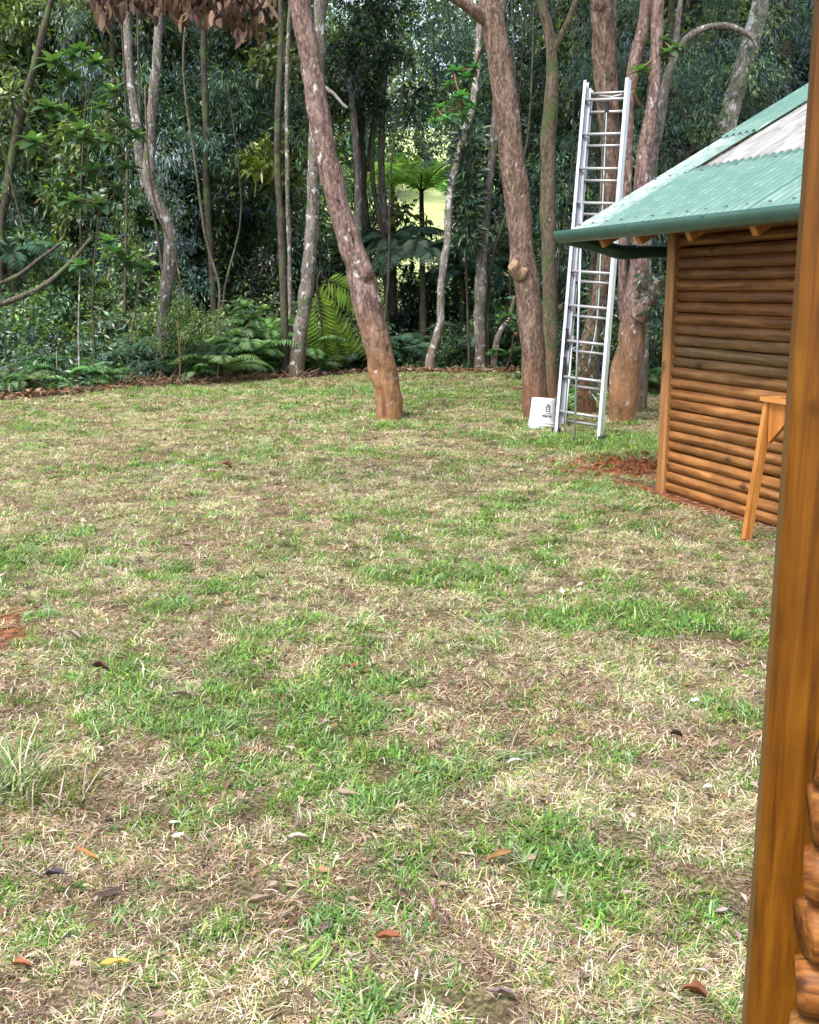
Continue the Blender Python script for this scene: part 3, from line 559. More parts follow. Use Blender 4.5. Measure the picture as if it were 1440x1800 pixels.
p = P(312, 575, 18.5); o = place('feathery_bush', FB, None, p[0], p[1], 1.0, 'feathery light-green bush in front of the crooked tree', 'bush', z=p[2])
mb_ = MB().tube(catmull([(0, 0, tz(p[0], p[1]) - p[2]), (.03, 0, -.4), (0, 0, .1)], 6), .018, 6); put('stem', mb_.mesh('stem', M['bark_mossy'], True), o)
for k, (px, py, Y, s, mi, lab) in enumerate(((395, 640, 19.4, .75, 1, 'pale green fern right of the feathery bush'), (350, 655, 19.2, .5, 0, 'small fern at the foot of the feathery bush'), (225, 590, 20.4, .95, 2, 'blue-green fern left of the feathery bush'),
        (130, 640, 17.9, .55, 1, 'light fern beside the white sapling at the lawn edge'), (60, 600, 18.6, .8, 2, 'dark fern under the mossy fallen limb'), (180, 662, 18.2, .5, 0, 'low fern right of the white sapling'),
        (445, 615, 20.6, .8, 0, 'dark fern left of the three close stems'), (470, 560, 21.2, .8, 1, 'taller fern behind the three close stems'), (560, 640, 20.9, .5, 0, 'low fern under the bright yellow-green fern'),
        (830, 590, 23.2, .9, 2, 'dark fern between the two pale trunks'), (700, 610, 23.0, .9, 2, 'dark fern just right of the leaning tree foot'), (900, 640, 22.2, .7, 0, 'fern left of the brown tree foot'), (640, 620, 22.2, .8, 2, 'dark fern left of the leaning tree foot'),
        (20, 660, 17.0, .6, 0, 'dark fern at the left picture edge'), (1150, 640, 17.6, .6, 2, 'dark fern between the stout tree and the cabin'), (1140, 665, 17.0, .5, 0, 'low fern left of the cabin corner'))):
    p = P(px, py, Y); place('fern', FERN[mi], None, p[0], p[1] - .25, s * 1.45, lab, 'fern', z=tz(p[0], p[1]) + .1 + max(0, (640 - py) * .009))
# rosette plants with big glossy leaves, on thin stems
def rosette(r, c, L, n=11, col=(.045, .105, .05), young=True):
    parts = []; pos = np.tile(c, (n, 1)); a = np.arange(n) * 2.4 + r.uniform(0, 6); el = np.linspace(-.35, .95, n)
    d = np.stack([np.cos(a) * np.cos(el), np.sin(a) * np.cos(el), np.sin(el)], -1); up = np.tile([0, 0, 1.0], (n, 1)) + r.normal(size=(n, 3)) * .15
    t = np.linspace(0, 1, n)[:, None]; colr = np.array(col) * (1 - t * .3) + (np.array([.10, .22, .05]) * t if young else 0); colr = colr * r.uniform(.75, 1.25, (n, 1))
    return leaf_long(pos, d, up, L * np.linspace(1, .6, n), L * .36 * np.linspace(1, .8, n), colr, .35, 4)
def rosette_plant(name, pix, Y, Ls, label, stem_base, cat='shrub', seed=1, mat='leaf_big'):
    r = np.random.default_rng(seed); bx, by, Yb = stem_base; b0 = P(bx, by, Yb)
    if cat not in ('bough', 'shoot'): b0[2] = tz(b0[0], b0[1])
    root = empty(name, b0, label=label, cat=cat)
    parts = []; ms = MB()
    cs_ = sorted([P(px, py, Y + r.uniform(-.4, .4)) - b0 for px, py in pix], key=lambda q: abs(q[2])); done = [np.zeros(3)]
    for c in cs_:
        parts.append(rosette(r, c, Ls * r.uniform(.8, 1.15)))
        p0 = min(done, key=lambda q: np.linalg.norm(q - c) + .25 * np.linalg.norm(q)); th_ = .010 + .012 / (1 + len(done) * .3)
        ms.tube(catmull([p0, (p0 + c) / 2 + r.normal(size=3) * .05 - np.array([0, 0, .03]), c], 7), np.linspace(th_, th_ * .6, 7), 6); done.append(c)
    v, f, c = join(parts); put('foliage', make_mesh('rosette_foliage', v, f, M[mat], False, c), root); put('stem', ms.mesh('stem', M['bark_pale' if cat == 'sapling' else 'bark_mossy'], True), root); return root
rosette_plant('broadleaf_shrub', [(140, 88), (128, 100), (168, 112), (200, 160), (130, 140), (110, 150), (180, 190), (140, 230), (215, 220), (150, 245), (220, 295), (190, 250), (130, 355), (160, 300), (95, 110), (175, 360), (205, 330), (240, 240), (110, 200), (85, 190), (60, 250)], 17.6, .40,
              'tall shrub with rosettes of big glossy leaves in the left of the wood', (170, 640, 18.6), seed=2)
rosette_plant('broadleaf_shrub', [(205, 445), (222, 460), (190, 425), (250, 470)], 18.8, .38, 'low shrub with glossy leaf rosettes left of the crooked tree', (215, 660, 19.4), seed=3)
rosette_plant('sapling', [(141, 468)], 17.6, .38, 'white-stemmed sapling topped by one rosette of leaves', (141, 690, 17.6), 'sapling', 4)
rosette_plant('broadleaf_shrub', [(430, 540), (445, 560), (415, 590), (466, 545)], 20.0, .35, 'shrub with broad leaves left of the slender stems', (440, 665, 20.2), seed=5)
rosette_plant('broadleaf_shrub', [(880, 562), (893, 556), (905, 575)], 21.0, .3, 'small broad-leaved plant left of the brown tree', (885, 650, 21.4), seed=6)
rosette_plant('broadleaf_shrub', [(800, 125), (820, 135), (790, 150), (810, 170), (775, 190), (825, 190), (785, 210), (835, 120), (765, 215), (815, 205)], 14.5, .22, 'hanging bough of dark oval leaves left of the brown tree top', (862, 60, 13.7), 'bough', 7)
rosette_plant('leafy_shoot', [(1125, 125), (1140, 80), (1172, 92), (1190, 85), (1112, 160), (1165, 70)], 13.4, .22, 'fresh green shoots sprouting beside the ladder top', (1128, 190, 13.4), 'shoot', 8)
rosette_plant('leafy_shoot', [(1000, 720), (995, 702), (1003, 690)], 13.1, .2, 'pale green shoots behind the foot of the ladder', (1000, 742, 12.8), 'shoot', 9)
for k, (px, py, Y, s, mi, lab) in enumerate(((20, 620, 18.0, .8, 1, 'leafy bush at the left picture edge under the fallen limb'), (90, 560, 18.8, .9, 2, 'broad-leaved bush behind the white sapling'), (200, 570, 20.2, .9, 0, 'dark bush behind the crooked tree foot'),
        (300, 500, 21.0, 1.0, 1, 'tall dark bush behind the feathery bush'), (420, 560, 21.4, 1.1, 2, 'tall bush left of the slender stems'), (440, 480, 22, 1.2, 0, 'tall small-leaved bush behind the slender stems'), (590, 610, 22.0, .9, 1, 'bush behind the bright yellow-green fern'),
        (640, 560, 23.0, 1.0, 2, 'dark bush behind the leaning tree'), (880, 600, 23.2, .9, 0, 'bush behind the short bent trunk'), (1010, 600, 18, .9, 1, 'dark bush seen through the ladder'), (1140, 610, 17.8, .8, 0, 'dark bush between stout tree and cabin'), (990, 560, 20, 1.1, 2, 'tall bush seen through the ladder, behind the dark one'),
        (1160, 560, 19.5, 1.1, 1, 'tall bush rising behind the cabin corner'), (780, 560, 26, 1.0, 2, 'dark bush in the gap under the tree ferns'), (720, 550, 26.5, 1.0, 1, 'shaded bush under the dark tree fern'), (850, 520, 25, 1.1, 0, 'tall shaded bush behind the epiphyte tree'), (930, 560, 22, 1.2, 1, 'tall bush hidden behind the brown tree'))):
    p = P(px, py, Y); gz = tz(p[0], p[1]); place('bush', SHRUB[mi], None, p[0], p[1], s, lab, 'bush', z=gz + .55 * s)
SHRUB2 = [crown_mesh('bush_%d' % q_, M['leaf'], 350 + q_, 1.0, .95, 4200, (.09, .13, .16, .08)[q_], (.5, .45, .38, .28)[q_], 26, (.2, .08, .15, .3)[q_], .03, .1, PALS[1] if q_ % 2 else GREENS * np.array([1.3, 1.35, 1.3])) for q_ in range(4)]
KB = ('small-leaved bush in the band of bushes along the wood edge', 'paler broad-leaved bush in the band along the wood edge', 'large-leaved green bush in the band along the wood edge', 'bush of fine pale leaves in the band along the wood edge')
for k in range(46):
    a_ = random.uniform(-.44, .10) if k % 6 else random.uniform(.2, .34); yy = random.uniform(20.2, 23.0); xx = a_ * yy; yy = max(yy, float(edge_y(xx)) + .9 + random.random() * 1.5); xx = a_ * yy; s_ = random.uniform(.75, 1.25); mi = random.randrange(4)
    if -.13 < a_ < -.03 and yy < 22: continue
    if gap(xx, yy): s_ *= .7
    place('bush', SHRUB2[mi], None, xx, yy, s_, KB[mi], 'bush', 'bushes along the wood edge: ' + KB[mi].split(' in the')[0], z=tz(xx, yy) + random.uniform(.5, 1.6 if a_ < -.08 else .8) * s_)
for k in range(26):
    a_ = random.uniform(-.42, .12) if k % 2 else random.uniform(-.22, -.08); xx = a_ * 19.5; yy = float(edge_y(xx)) + random.uniform(.5, 1.6); mi = random.randrange(3)
    place('fern', FERN[mi], None, xx, yy + random.random() * .8, random.uniform(.5, 1.35), 'green fern among the row of ferns at the wood edge', 'fern', 'ferns along the wood edge', z=tz(xx, yy) + random.uniform(.05, .35))
SAP = []
for k in range(4):
    q = catmull([(0, 0, -.1), (.12 * (k - 1), .05, 1.6), (-.1, .1, 3.3), (.2 * (k - 2), 0, 5.4)], 14); v, f = tube_arrays(q, np.linspace(.032, .012, 14), 7, trunk_disp(460 + k, .1, .1)); SAP.append(make_mesh('sapling_stem_%d' % k, v, f, M[('bark_grey', 'bark_dark', 'bark_dark', 'bark_dark')[k]], True))
for k in range(15):
    a = random.uniform(-.42, .34); yy = random.uniform(20.3, 24); xx = a * yy; yy = max(yy, float(edge_y(xx)) + .4); xx = a * yy
    s_ = random.uniform(.7, 1.35); tag(put('thin_sapling', SAP[k % 4], None, (xx, yy, tz(xx, yy)), (random.uniform(-.16, .16), random.uniform(-.22, .22), random.uniform(0, 6)), (s_, s_, random.uniform(1.0, 1.6))), 'thin bare sapling stem rising in the shade of the wood', 'sapling', 'thin sapling stems in the wood')
# climbers on trunks
def climber(root, base, pix, Y, n, r_, seed, leaf=.09):
    r = np.random.default_rng(seed); pts, rad = world_pts(pix, Y); q = catmull(pts, 60); k = r.integers(0, 60, n); d = r.normal(size=(n, 3)); d[:, 2] -= .5
    col = GREENS[r.integers(0, 6, n)] * r.uniform(.6, 1.4, (n, 1)); v, f, c = leaf_cloud(q[k] - base + unit(d) * r_ * r.uniform(.5, 1.2, (n, 1)), d, r.normal(size=(n, 3)) + [0, -.5, .5], leaf * r.uniform(.6, 1.5, n), leaf * .35, col)
    put('climbing_leaves', make_mesh('climbing_leaves', v, f, M['leaf'], False, c), root)
climber(t9, b9, [(824, 420, 9), (820, 350, 9), (820, 290, 9), (824, 230, 9)], 21.6, 900, .22, 3, .2)
climber(t5, b5, [(1140, 480, 9), (1150, 530, 9), (1158, 580, 9)], 13.1, 300, .12, 5)
climber(t4, b4, [(1060, 500, 9), (1045, 600, 9), (1030, 680, 9)], 14.0, 260, .2, 6)

# undergrowth strip along the lawn edge: low seedlings, fallen leaves, nobody could count them
r = np.random.default_rng(5); n = 46000
ux = r.uniform(-11, 8, n); uy = edge_y(ux) + r.gamma(1.6, 1.7, n) - .15; uz = terrain(ux, uy) + r.random(n) ** 1.6 * np.clip((uy - edge_y(ux)) * .5, .05, 1.0)
col = GREENS[r.integers(0, 6, n)] * r.uniform(.5, 1.5, (n, 1)); br = r.random(n) < .06; col[br] = [.12, .2, .03]
d = r.normal(size=(n, 3)); d[:, 2] *= .4
v, f, c = leaf_cloud(np.stack([ux, uy, uz], -1), d, np.array([0, -.2, 1.0]) + r.normal(size=(n, 3)) * .5, r.uniform(.05, .17, n), r.uniform(.025, .07, n), col)
tag(put('undergrowth', make_mesh('undergrowth', v, f, M['leaf'], False, c)), 'low leafy undergrowth along the edge of the wood', 'undergrowth', kind='stuff')
n = 9000; ux = r.uniform(-9, 4.2, n); uy = edge_y(ux) + r.normal(0, .22, n) + .12; uz = terrain(ux, uy) + r.random(n) * .10
pal = np.array([[.20, .10, .05], [.30, .19, .12], [.12, .06, .035], [.36, .26, .19], [.25, .11, .04]]); col = pal[r.integers(0, 5, n)] * r.uniform(.5, 1.2, (n, 1)); d = r.normal(size=(n, 3)); d[:, 2] *= .3
v, f, c = leaf_cloud(np.stack([ux, uy, uz], -1), d, np.array([0, -.2, 1.0]) + r.normal(size=(n, 3)) * .4, r.uniform(.05, .16, n), r.uniform(.02, .07, n), col)
tag(put('leaf_litter', make_mesh('leaf_litter', v, f, M['dry'], False, c)), 'brown fallen leaves heaped along the lawn edge', 'leaf litter', kind='stuff')

# ------------------------------------------------------------------ lawn grass
def tuft(name, seed, n, lo, hi, wid, spread, pal, lie=0.0, radius=.05, curl=.5):
    r = np.random.default_rng(seed); a = r.uniform(0, 2 * pi, n); rad_ = r.random(n) ** .5 * radius
    p0 = np.stack([np.cos(a) * rad_, np.sin(a) * rad_, np.zeros(n)], -1); b_ = r.uniform(0, 2 * pi, n)
    tilt = np.clip(r.normal(spread, .3, n) + lie, 0, 1.5); L = r.uniform(lo, hi, n); hd = np.stack([np.cos(b_), np.sin(b_), np.zeros(n)], -1)
    side = np.stack([-np.sin(b_), np.cos(b_), np.zeros(n)], -1); pal = np.array(pal); col = pal[r.integers(0, len(pal), n)] * r.uniform(.7, 1.3, (n, 1))
    vs = []; cc = []; pos = p0 + np.array([0, 0, 1]) * (r.random(n)[:, None] * .012 * (1 if lie > 0 else 0)); th = tilt.copy(); seg = 3
    for k in range(seg + 1):
        w = (wid * (1, .9, .65, .08)[k]) * r.uniform(.8, 1.2, n)[:, None] / 2
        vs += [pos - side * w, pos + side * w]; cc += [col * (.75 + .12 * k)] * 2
        step = (L / seg)[:, None]; pos = pos + (hd * np.sin(th)[:, None] + np.array([0, 0, 1]) * np.cos(th)[:, None]) * step; th = np.minimum(th + curl * r.uniform(.2, 1, n), 1.9)
        pos[:, 2] = np.maximum(pos[:, 2], .003)
    v = np.stack(vs, 1).reshape(-1, 3); c = np.stack(cc, 1).reshape(-1, 3); b0 = np.arange(n)[:, None] * (2 * seg + 2)
    f = np.concatenate([b0 + np.array([[2 * k, 2 * k + 1, 2 * k + 3, 2 * k + 2]]) for k in range(seg)], 0)
    me = make_mesh(name, v, f, M['grass'], False, c); o = bpy.data.objects.new(name, me); TC.objects.link(o); return o
TC = bpy.data.collections.new('grass_tufts')
GR = [(.11, .21, .03), (.16, .27, .045), (.08, .17, .035), (.22, .30, .06), (.28, .32, .10)]
GL = [(.13, .22, .08), (.19, .27, .12), (.08, .16, .05), (.28, .31, .17)]
ST = [(.50, .40, .26), (.62, .53, .38), (.33, .24, .15), (.64, .56, .43), (.20, .13, .085), (.46, .41, .17), (.52, .40, .32)]
ST = [(a_ * 1.06, b_ * 1.04, c_ * 1.16) for a_, b_, c_ in ST]
BR = [(.28, .18, .13), (.40, .28, .22), (.14, .08, .055), (.52, .41, .34), (.36, .22, .12)]
names = []
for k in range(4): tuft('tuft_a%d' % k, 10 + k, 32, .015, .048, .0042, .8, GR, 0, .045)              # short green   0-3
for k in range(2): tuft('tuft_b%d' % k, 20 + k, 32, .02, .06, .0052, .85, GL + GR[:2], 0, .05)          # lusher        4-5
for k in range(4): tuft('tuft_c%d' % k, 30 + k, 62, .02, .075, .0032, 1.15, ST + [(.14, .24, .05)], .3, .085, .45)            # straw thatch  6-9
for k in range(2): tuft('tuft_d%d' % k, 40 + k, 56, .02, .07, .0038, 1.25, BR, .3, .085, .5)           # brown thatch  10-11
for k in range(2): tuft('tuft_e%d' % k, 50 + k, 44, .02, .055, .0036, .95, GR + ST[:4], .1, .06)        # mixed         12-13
r = np.random.default_rng(77); bc0 = G(953, 752); lb0 = P(977, 768, 11.95); rb0 = P(1056, 782, 11.62)
def scatter(y0, y1, dens):
    A = (y1 - y0) * (.44 * y1 * 2 + 1.6); n = int(A * dens); y = r.uniform(y0, y1, n); x = r.uniform(-.44 * y1 - .8, .44 * y1 + .8, n)
    k = np.abs(x) < .43 * y + .7; return x[k], y[k]
XX, YY = [], []
for (a, b_, de) in ((.9, 3.2, 1500), (3.2, 5.5, 1200), (5.5, 9, 800), (9, 14, 480), (14, 22.5, 300)):
    x, y = scatter(a, b_, de); XX.append(x); YY.append(y)
x = np.concatenate(XX); y = np.concatenate(YY)
for (tx, ty, tr) in ((b1[0], b1[1], .22), (b2[0], b2[1], .24), (b5[0], b5[1], .3), (b4[0], b4[1], .22), (bc0[0], bc0[1] + .1, .17), (lb0[0], lb0[1], .1), (rb0[0], rb0[1], .1)):
    an = r.uniform(0, 2 * pi, 130); rd = tr * r.uniform(.85, 1.35, 130); x = np.append(x, tx + np.cos(an) * rd); y = np.append(y, ty + np.sin(an) * rd)
u, v_ = cab_uv(x, y); keep = ~((u > -.06) & (v_ > -.05)) & (y < edge_y(x) + .25)
so = soil_mask(x, y); keep &= r.random(len(x)) > so * .96; keep &= fbm(x * 10, y * 10, 300, 2) > .33 + .14 * r.random(len(x))
x, y = x[keep], y[keep]; gfv = green_field(x, y) + r.normal(0, .06, len(x)); dist = np.hypot(x, y)
pg = sstep(.53, .66, gfv); cb = G(790, 775); cb2 = G(350, 690); brn = sstep(.50, .60, fbm(x * 1.9, y * 1.9, 200) + .18 * np.exp(-((x - cb[0]) / .9) ** 2 - ((y - cb[1]) / 1.3) ** 2) + .1 * np.exp(-((y - edge_y(x)) / 1.5) ** 2)) ; q = r.random(len(x)); w2 = r.random(len(x))
idx = np.where(q < pg * .72 + .13, np.where(w2 < .7, r.integers(0, 4, len(x)), r.integers(4, 6, len(x))), np.where(w2 < .22, r.integers(12, 14, len(x)), np.where(w2 < .35 + .45 * brn, r.integers(10, 12, len(x)), r.integers(6, 10, len(x)))))
scl = np.clip(r.normal(1, .2, len(x)), .5, 1.6) * (.85 + .45 * pg * (idx < 6)) * np.interp(dist, [2, 5, 12, 21], [.82, .9, 1.15, 1.5])
me = bpy.data.meshes.new('lawn_grass'); nP = len(x); me.vertices.add(nP); me.vertices.foreach_set('co', np.stack([x, y, terrain(x, y) - .003], -1).astype(np.float32).ravel())
a = me.attributes.new('pick', 'INT', 'POINT'); a.data.foreach_set('value', idx.astype(np.int32))
a = me.attributes.new('turn', 'FLOAT_VECTOR', 'POINT'); a.data.foreach_set('vector', np.stack([r.normal(0, .12, nP), r.normal(0, .12, nP), r.uniform(0, 6.28, nP)], -1).astype(np.float32).ravel())
a = me.attributes.new('size', 'FLOAT', 'POINT'); a.data.foreach_set('value', scl.astype(np.float32))
me.update(); me.materials.append(M['grass']); lawn = tag(put('lawn_grass', me), 'short patchy lawn of green blades and dry straw', 'grass', kind='stuff')
ng_ = bpy.data.node_groups.new('scatter_tufts', 'GeometryNodeTree')
ng_.interface.new_socket('Geometry', in_out='INPUT', socket_type='NodeSocketGeometry'); ng_.interface.new_socket('Geometry', in_out='OUTPUT', socket_type='NodeSocketGeometry')
gi = ng_.nodes.new('NodeGroupInput'); go = ng_.nodes.new('NodeGroupOutput'); iop = ng_.nodes.new('GeometryNodeInstanceOnPoints'); ci = ng_.nodes.new('GeometryNodeCollectionInfo')
ci.inputs['Collection'].default_value = TC; ci.inputs['Separate Children'].default_value = True; ci.inputs['Reset Children'].default_value = True; iop.inputs['Pick Instance'].default_value = True
def nattr(nm, ty): q_ = ng_.nodes.new('GeometryNodeInputNamedAttribute'); q_.data_type = ty; q_.inputs['Name'].default_value = nm; return q_.outputs['Attribute']
e2r = ng_.nodes.new('FunctionNodeEulerToRotation')
L_ = ng_.links.new; L_(gi.outputs[0], iop.inputs['Points']); L_(ci.outputs[0], iop.inputs['Instance']); L_(nattr('pick', 'INT'), iop.inputs['Instance Index'])
L_(nattr('turn', 'FLOAT_VECTOR'), e2r.inputs[0]); L_(e2r.outputs[0], iop.inputs['Rotation']); L_(nattr('size', 'FLOAT'), iop.inputs['Scale']); L_(iop.outputs[0], go.inputs[0])
md = lawn.modifiers.new('scatter', 'NODES'); md.node_group = ng_
print('grass tufts', nP)

# ------------------------------------------------------------------ log cabin with green corrugated roof
M['log'] = wood('cabin_log_wood', (.085, .034, .010), (.235, .108, .032), (.38, .195, .072), 0, .5, 1.4, spec=.25)
M['trim'] = wood('orange_trim_wood', (.20, .085, .025), (.34, .155, .05), (.45, .22, .08), 2, .5)
M['trim_x'] = wood('orange_plank_wood', (.20, .085, .025), (.36, .165, .05), (.50, .25, .09), 0, .45)
M['bench'] = wood('varnished_bench_wood', (.22, .075, .015), (.42, .17, .04), (.55, .26, .07), 2, .35)
m, nt, b = mat_new('green_roof_paint', .32, .5); co = N(nt, 'ShaderNodeTexCoord').outputs['Object']
c = ramp(nt, noise(nt, co, 3, 6), [(.3, (.070, .150, .122)), (.7, (.108, .20, .168))])
sx = N(nt, 'ShaderNodeSeparateXYZ'); nt.links.new(N(nt, 'ShaderNodeNewGeometry').outputs['Position'], sx.inputs[0]); dn = noise(nt, co, 26, 6, (1, .2, 1), .7)
c = mix(nt, ramp(nt, dn, [(.55, BLACK), (.75, g3(.35))]), c, (.5, .53, .5)); c = mix(nt, ramp(nt, noise(nt, co, 19, 3, (1, 1, 1)), [(.73, BLACK), (.77, g3(.7))]), c, (.10, .09, .07))
nt.links.new(c, b.inputs['Base Color']); nt.links.new(ramp(nt, dn, [(.3, g3(.24)), (.8, g3(.5))]), b.inputs['Roughness']); M['roof'] = m
m, nt, b = mat_new('roof_paint_with_glare', .4, .5); co = N(nt, 'ShaderNodeTexCoord').outputs['Object']; sx = N(nt, 'ShaderNodeSeparateXYZ'); nt.links.new(co, sx.inputs[0])
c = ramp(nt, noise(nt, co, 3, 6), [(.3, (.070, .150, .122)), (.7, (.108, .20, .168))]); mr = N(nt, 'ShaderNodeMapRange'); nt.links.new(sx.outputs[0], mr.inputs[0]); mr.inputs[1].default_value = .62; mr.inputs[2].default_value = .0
mu = N(nt, 'ShaderNodeMath', operation='MULTIPLY'); nt.links.new(mr.outputs[0], mu.inputs[0]); nt.links.new(ramp(nt, noise(nt, co, 22, 7, (1, .5, 1), .75), [(.38, BLACK), (.6, WHITE)]), mu.inputs[1])  # sky glare along the rake put into the colour as pale speckle
nt.links.new(mix(nt, mu.outputs[0], c, (.42, .47, .45)), b.inputs['Base Color']); M['roof_glare'] = m
m, nt, b = mat_new('screw_metal', .5, .5); b.inputs['Base Color'].default_value = (.12, .13, .12, 1); M['alu0'] = m
m, nt, b = mat_new('dark_green_gutter', .33, .5); co = N(nt, 'ShaderNodeTexCoord').outputs['Object']
nt.links.new(ramp(nt, noise(nt, co, 8, 6), [(.3, (.018, .06, .047)), (.75, (.035, .09, .072))]), b.inputs['Base Color']); M['gutter'] = m
m, nt, b = mat_new('dark_green_pipe', .35, .5); b.inputs['Base Color'].default_value = (.012, .045, .034, 1); M['pipe'] = m
m, nt, b = mat_new('dirty_skylight_sheet', .38, .5); co = N(nt, 'ShaderNodeTexCoord').outputs['Object']
c = ramp(nt, noise(nt, co, 5, 8, (1.6, .5, 1), .65, .8), [(.3, (.15, .14, .13)), (.5, (.27, .26, .25)), (.72, (.46, .46, .46))]); c = mix(nt, ramp(nt, noise(nt, co, 30, 5), [(.62, BLACK), (.7, g3(.5))]), c, (.2, .16, .12))
nt.links.new(c, b.inputs['Base Color']); M['sky_sheet'] = m

RZ = math.atan2(EU[1], EU[0]); L_W, D_W, OV, SL, ZE = 4.2, 5.2, .42, .56, 2.09
cab = empty('log_cabin', (CO[0], CO[1], 0), RZ, label='small cabin of horizontal brown logs under a green corrugated roof', cat='cabin')
def log_mesh(name, L, R, seed, mat):
    r_ = np.random.default_rng(seed); n = 26; xs_ = np.linspace(0, L, n); pts = np.stack([xs_, np.cumsum(r_.normal(0, .0012, n)), np.cumsum(r_.normal(0, .0012, n))], -1)
    rad_ = R * (1 + .05 * np.sin(xs_ * r_.uniform(1, 2.5) + r_.uniform(0, 6)) + r_.normal(0, .012, n)); rad_[0] *= .86; rad_[-1] *= .86
    xs2 = xs_.copy(); xs2[1] = .012; xs2[-2] = L - .012; pts[:, 0] = xs2
    o_ = MB(); o_.tube(pts, rad_, 14); return o_.mesh(name, mat, True)
NL, DZ = 25, .0835
LOGF = [log_mesh('log', L_W - .13, 0.0425, 600 + k, M['log']) for k in range(5)]; LOGS = [log_mesh('log', D_W - .13, .0435, 610 + k, M['log']) for k in range(3)]
for k in range(NL):
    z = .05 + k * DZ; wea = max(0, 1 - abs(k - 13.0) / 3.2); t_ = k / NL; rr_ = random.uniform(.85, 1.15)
    base_c = np.array([1.1, 1.0, .92]) * rr_ * random.uniform(.82, 1.1) if k < 12 else np.array([.66, .56, .54]) * rr_  # upper rows tinted darker: the eave's shade put into the log colour
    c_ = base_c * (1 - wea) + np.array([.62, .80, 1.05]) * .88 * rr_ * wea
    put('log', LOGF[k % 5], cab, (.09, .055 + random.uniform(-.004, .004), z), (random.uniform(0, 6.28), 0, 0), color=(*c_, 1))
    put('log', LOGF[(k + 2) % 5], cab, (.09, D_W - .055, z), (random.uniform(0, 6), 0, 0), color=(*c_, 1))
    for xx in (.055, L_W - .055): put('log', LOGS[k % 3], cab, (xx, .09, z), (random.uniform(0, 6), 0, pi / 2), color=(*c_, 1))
pm = MB().box((0, 0, 1.09), (.105, .105, 2.18), 0, .012).mesh('corner_post', M['trim'])
for (xx, yy) in ((.045, .04), (L_W - .045, .04), (.045, D_W - .04), (L_W - .045, D_W - .04)): put('corner_post', pm, cab, (xx, yy, 0), color=(.85, .85, .85, 1))
o_ = MB(); o_.box((L_W / 2, D_W / 2, .0), (L_W - .1, D_W - .1, .08)); put('floor_slab', o_.mesh('floor_slab', M['trim_x']), cab, (0, 0, .02))
# gable triangles of boards
for gx in (.06, L_W - .06):
    for k in range(12):
        y0 = k * D_W / 12; y1 = y0 + D_W / 12 - .004; hz = lambda y_: ZE + SL * (min(y_, D_W - y_) + OV) - .07
        o_ = MB(); o_.add([(gx + s_, y_, z_) for s_ in (-.012, .012) for (y_, z_) in ((y0, 2.14), (y1, 2.14), (y1, hz(y1)), (y0, hz(y0)))], [(0, 1, 2, 3), (7, 6, 5, 4), (0, 4, 5, 1), (1, 5, 6, 2), (2, 6, 7, 3), (3, 7, 4, 0)])
        put('gable_board', o_.mesh('gable_board', M['trim']), cab, color=(.7, .65, .6, 1))
# rafters (their orange tails show under the gutter)
U0, U1 = -.82, 4.77
for k, xx in enumerate((-.36, .2, .87, 1.6, 2.3, 3.0, 3.7, 4.4)):
    for sgn in (0, 1):
        ya, yb = -.40, D_W / 2; za = ZE + SL * (ya + OV) - .108; zb = ZE + SL * (yb + OV) - .108
        if sgn: ya, yb = D_W - ya, D_W - yb
        put('rafter', MB().bar((xx, ya, za), (xx, yb, zb), .06, .125).mesh('rafter', M['trim']), cab, color=(1.15, 1.05, .9, 1))
for yy in (.10, D_W - .10, D_W / 2 - .1): 
    zz = ZE + SL * (min(yy, D_W - yy) + OV) - .16; put('purlin', MB().bar((U0 + .12, yy, zz), (U1 - .1, yy, zz), .07, .09).mesh('purlin', M['trim_x']), cab, color=(.8, .75, .7, 1))
def sheet_mesh(name, w, n0, n1, mat, amp=.015, pitch=.0914, dz=0.0, lap=.02):
    nu = int(w / pitch * 8) + 1; us = np.linspace(0, w, nu); vsn = np.linspace(n0, n1, 9)
    Uu, Vv = np.meshgrid(us, vsn); top = ZE + SL * (Vv + OV) + amp * np.cos(2 * pi * Uu / pitch) + dz; bot = top - .0035
    A = np.stack([Uu, Vv, top], -1).reshape(-1, 3); B = np.stack([Uu, Vv, bot], -1).reshape(-1, 3); n = len(A); ii = np.arange(8)[:, None] * nu + np.arange(nu - 1)[None]
    ft = np.stack([ii, ii + 1, ii + nu + 1, ii + nu], -1).reshape(-1, 4); fb = ft[:, ::-1] + n
    e = []
    for a in range(nu - 1): e += [(a + 1, a, n + a, n + a + 1), (8 * nu + a, 8 * nu + a + 1, n + 8 * nu + a + 1, n + 8 * nu + a)]
    for a in range(8): e += [(a * nu, (a + 1) * nu, n + (a + 1) * nu, n + a * nu), ((a + 1) * nu + nu - 1, a * nu + nu - 1, n + a * nu + nu - 1, n + (a + 1) * nu + nu - 1)]
    return make_mesh(name, np.vstack([A, B]), np.vstack([ft, fb, np.array(e)]), mat, True)
RID = D_W / 2
sh_low_l = sheet_mesh('roof_sheet', .468, -.46, 1.06, M['roof_glare']); sh_up_l = sheet_mesh('roof_sheet', .49, .98, RID, M['roof'], dz=.016)
sh_low = sheet_mesh('roof_sheet', .638, -.46, .43, M['roof'], dz=.004); sh_full = sheet_mesh('roof_sheet', .638, -.46, RID, M['roof'])
sk = sheet_mesh('skylight_sheet', .636, .36, RID - .1, M['sky_sheet'], amp=.003, dz=-.022)
put('roof_sheet', sh_low_l, cab, (U0, 0, 0)); put('roof_sheet', sh_up_l, cab, (U0 - .006, 0, 0))
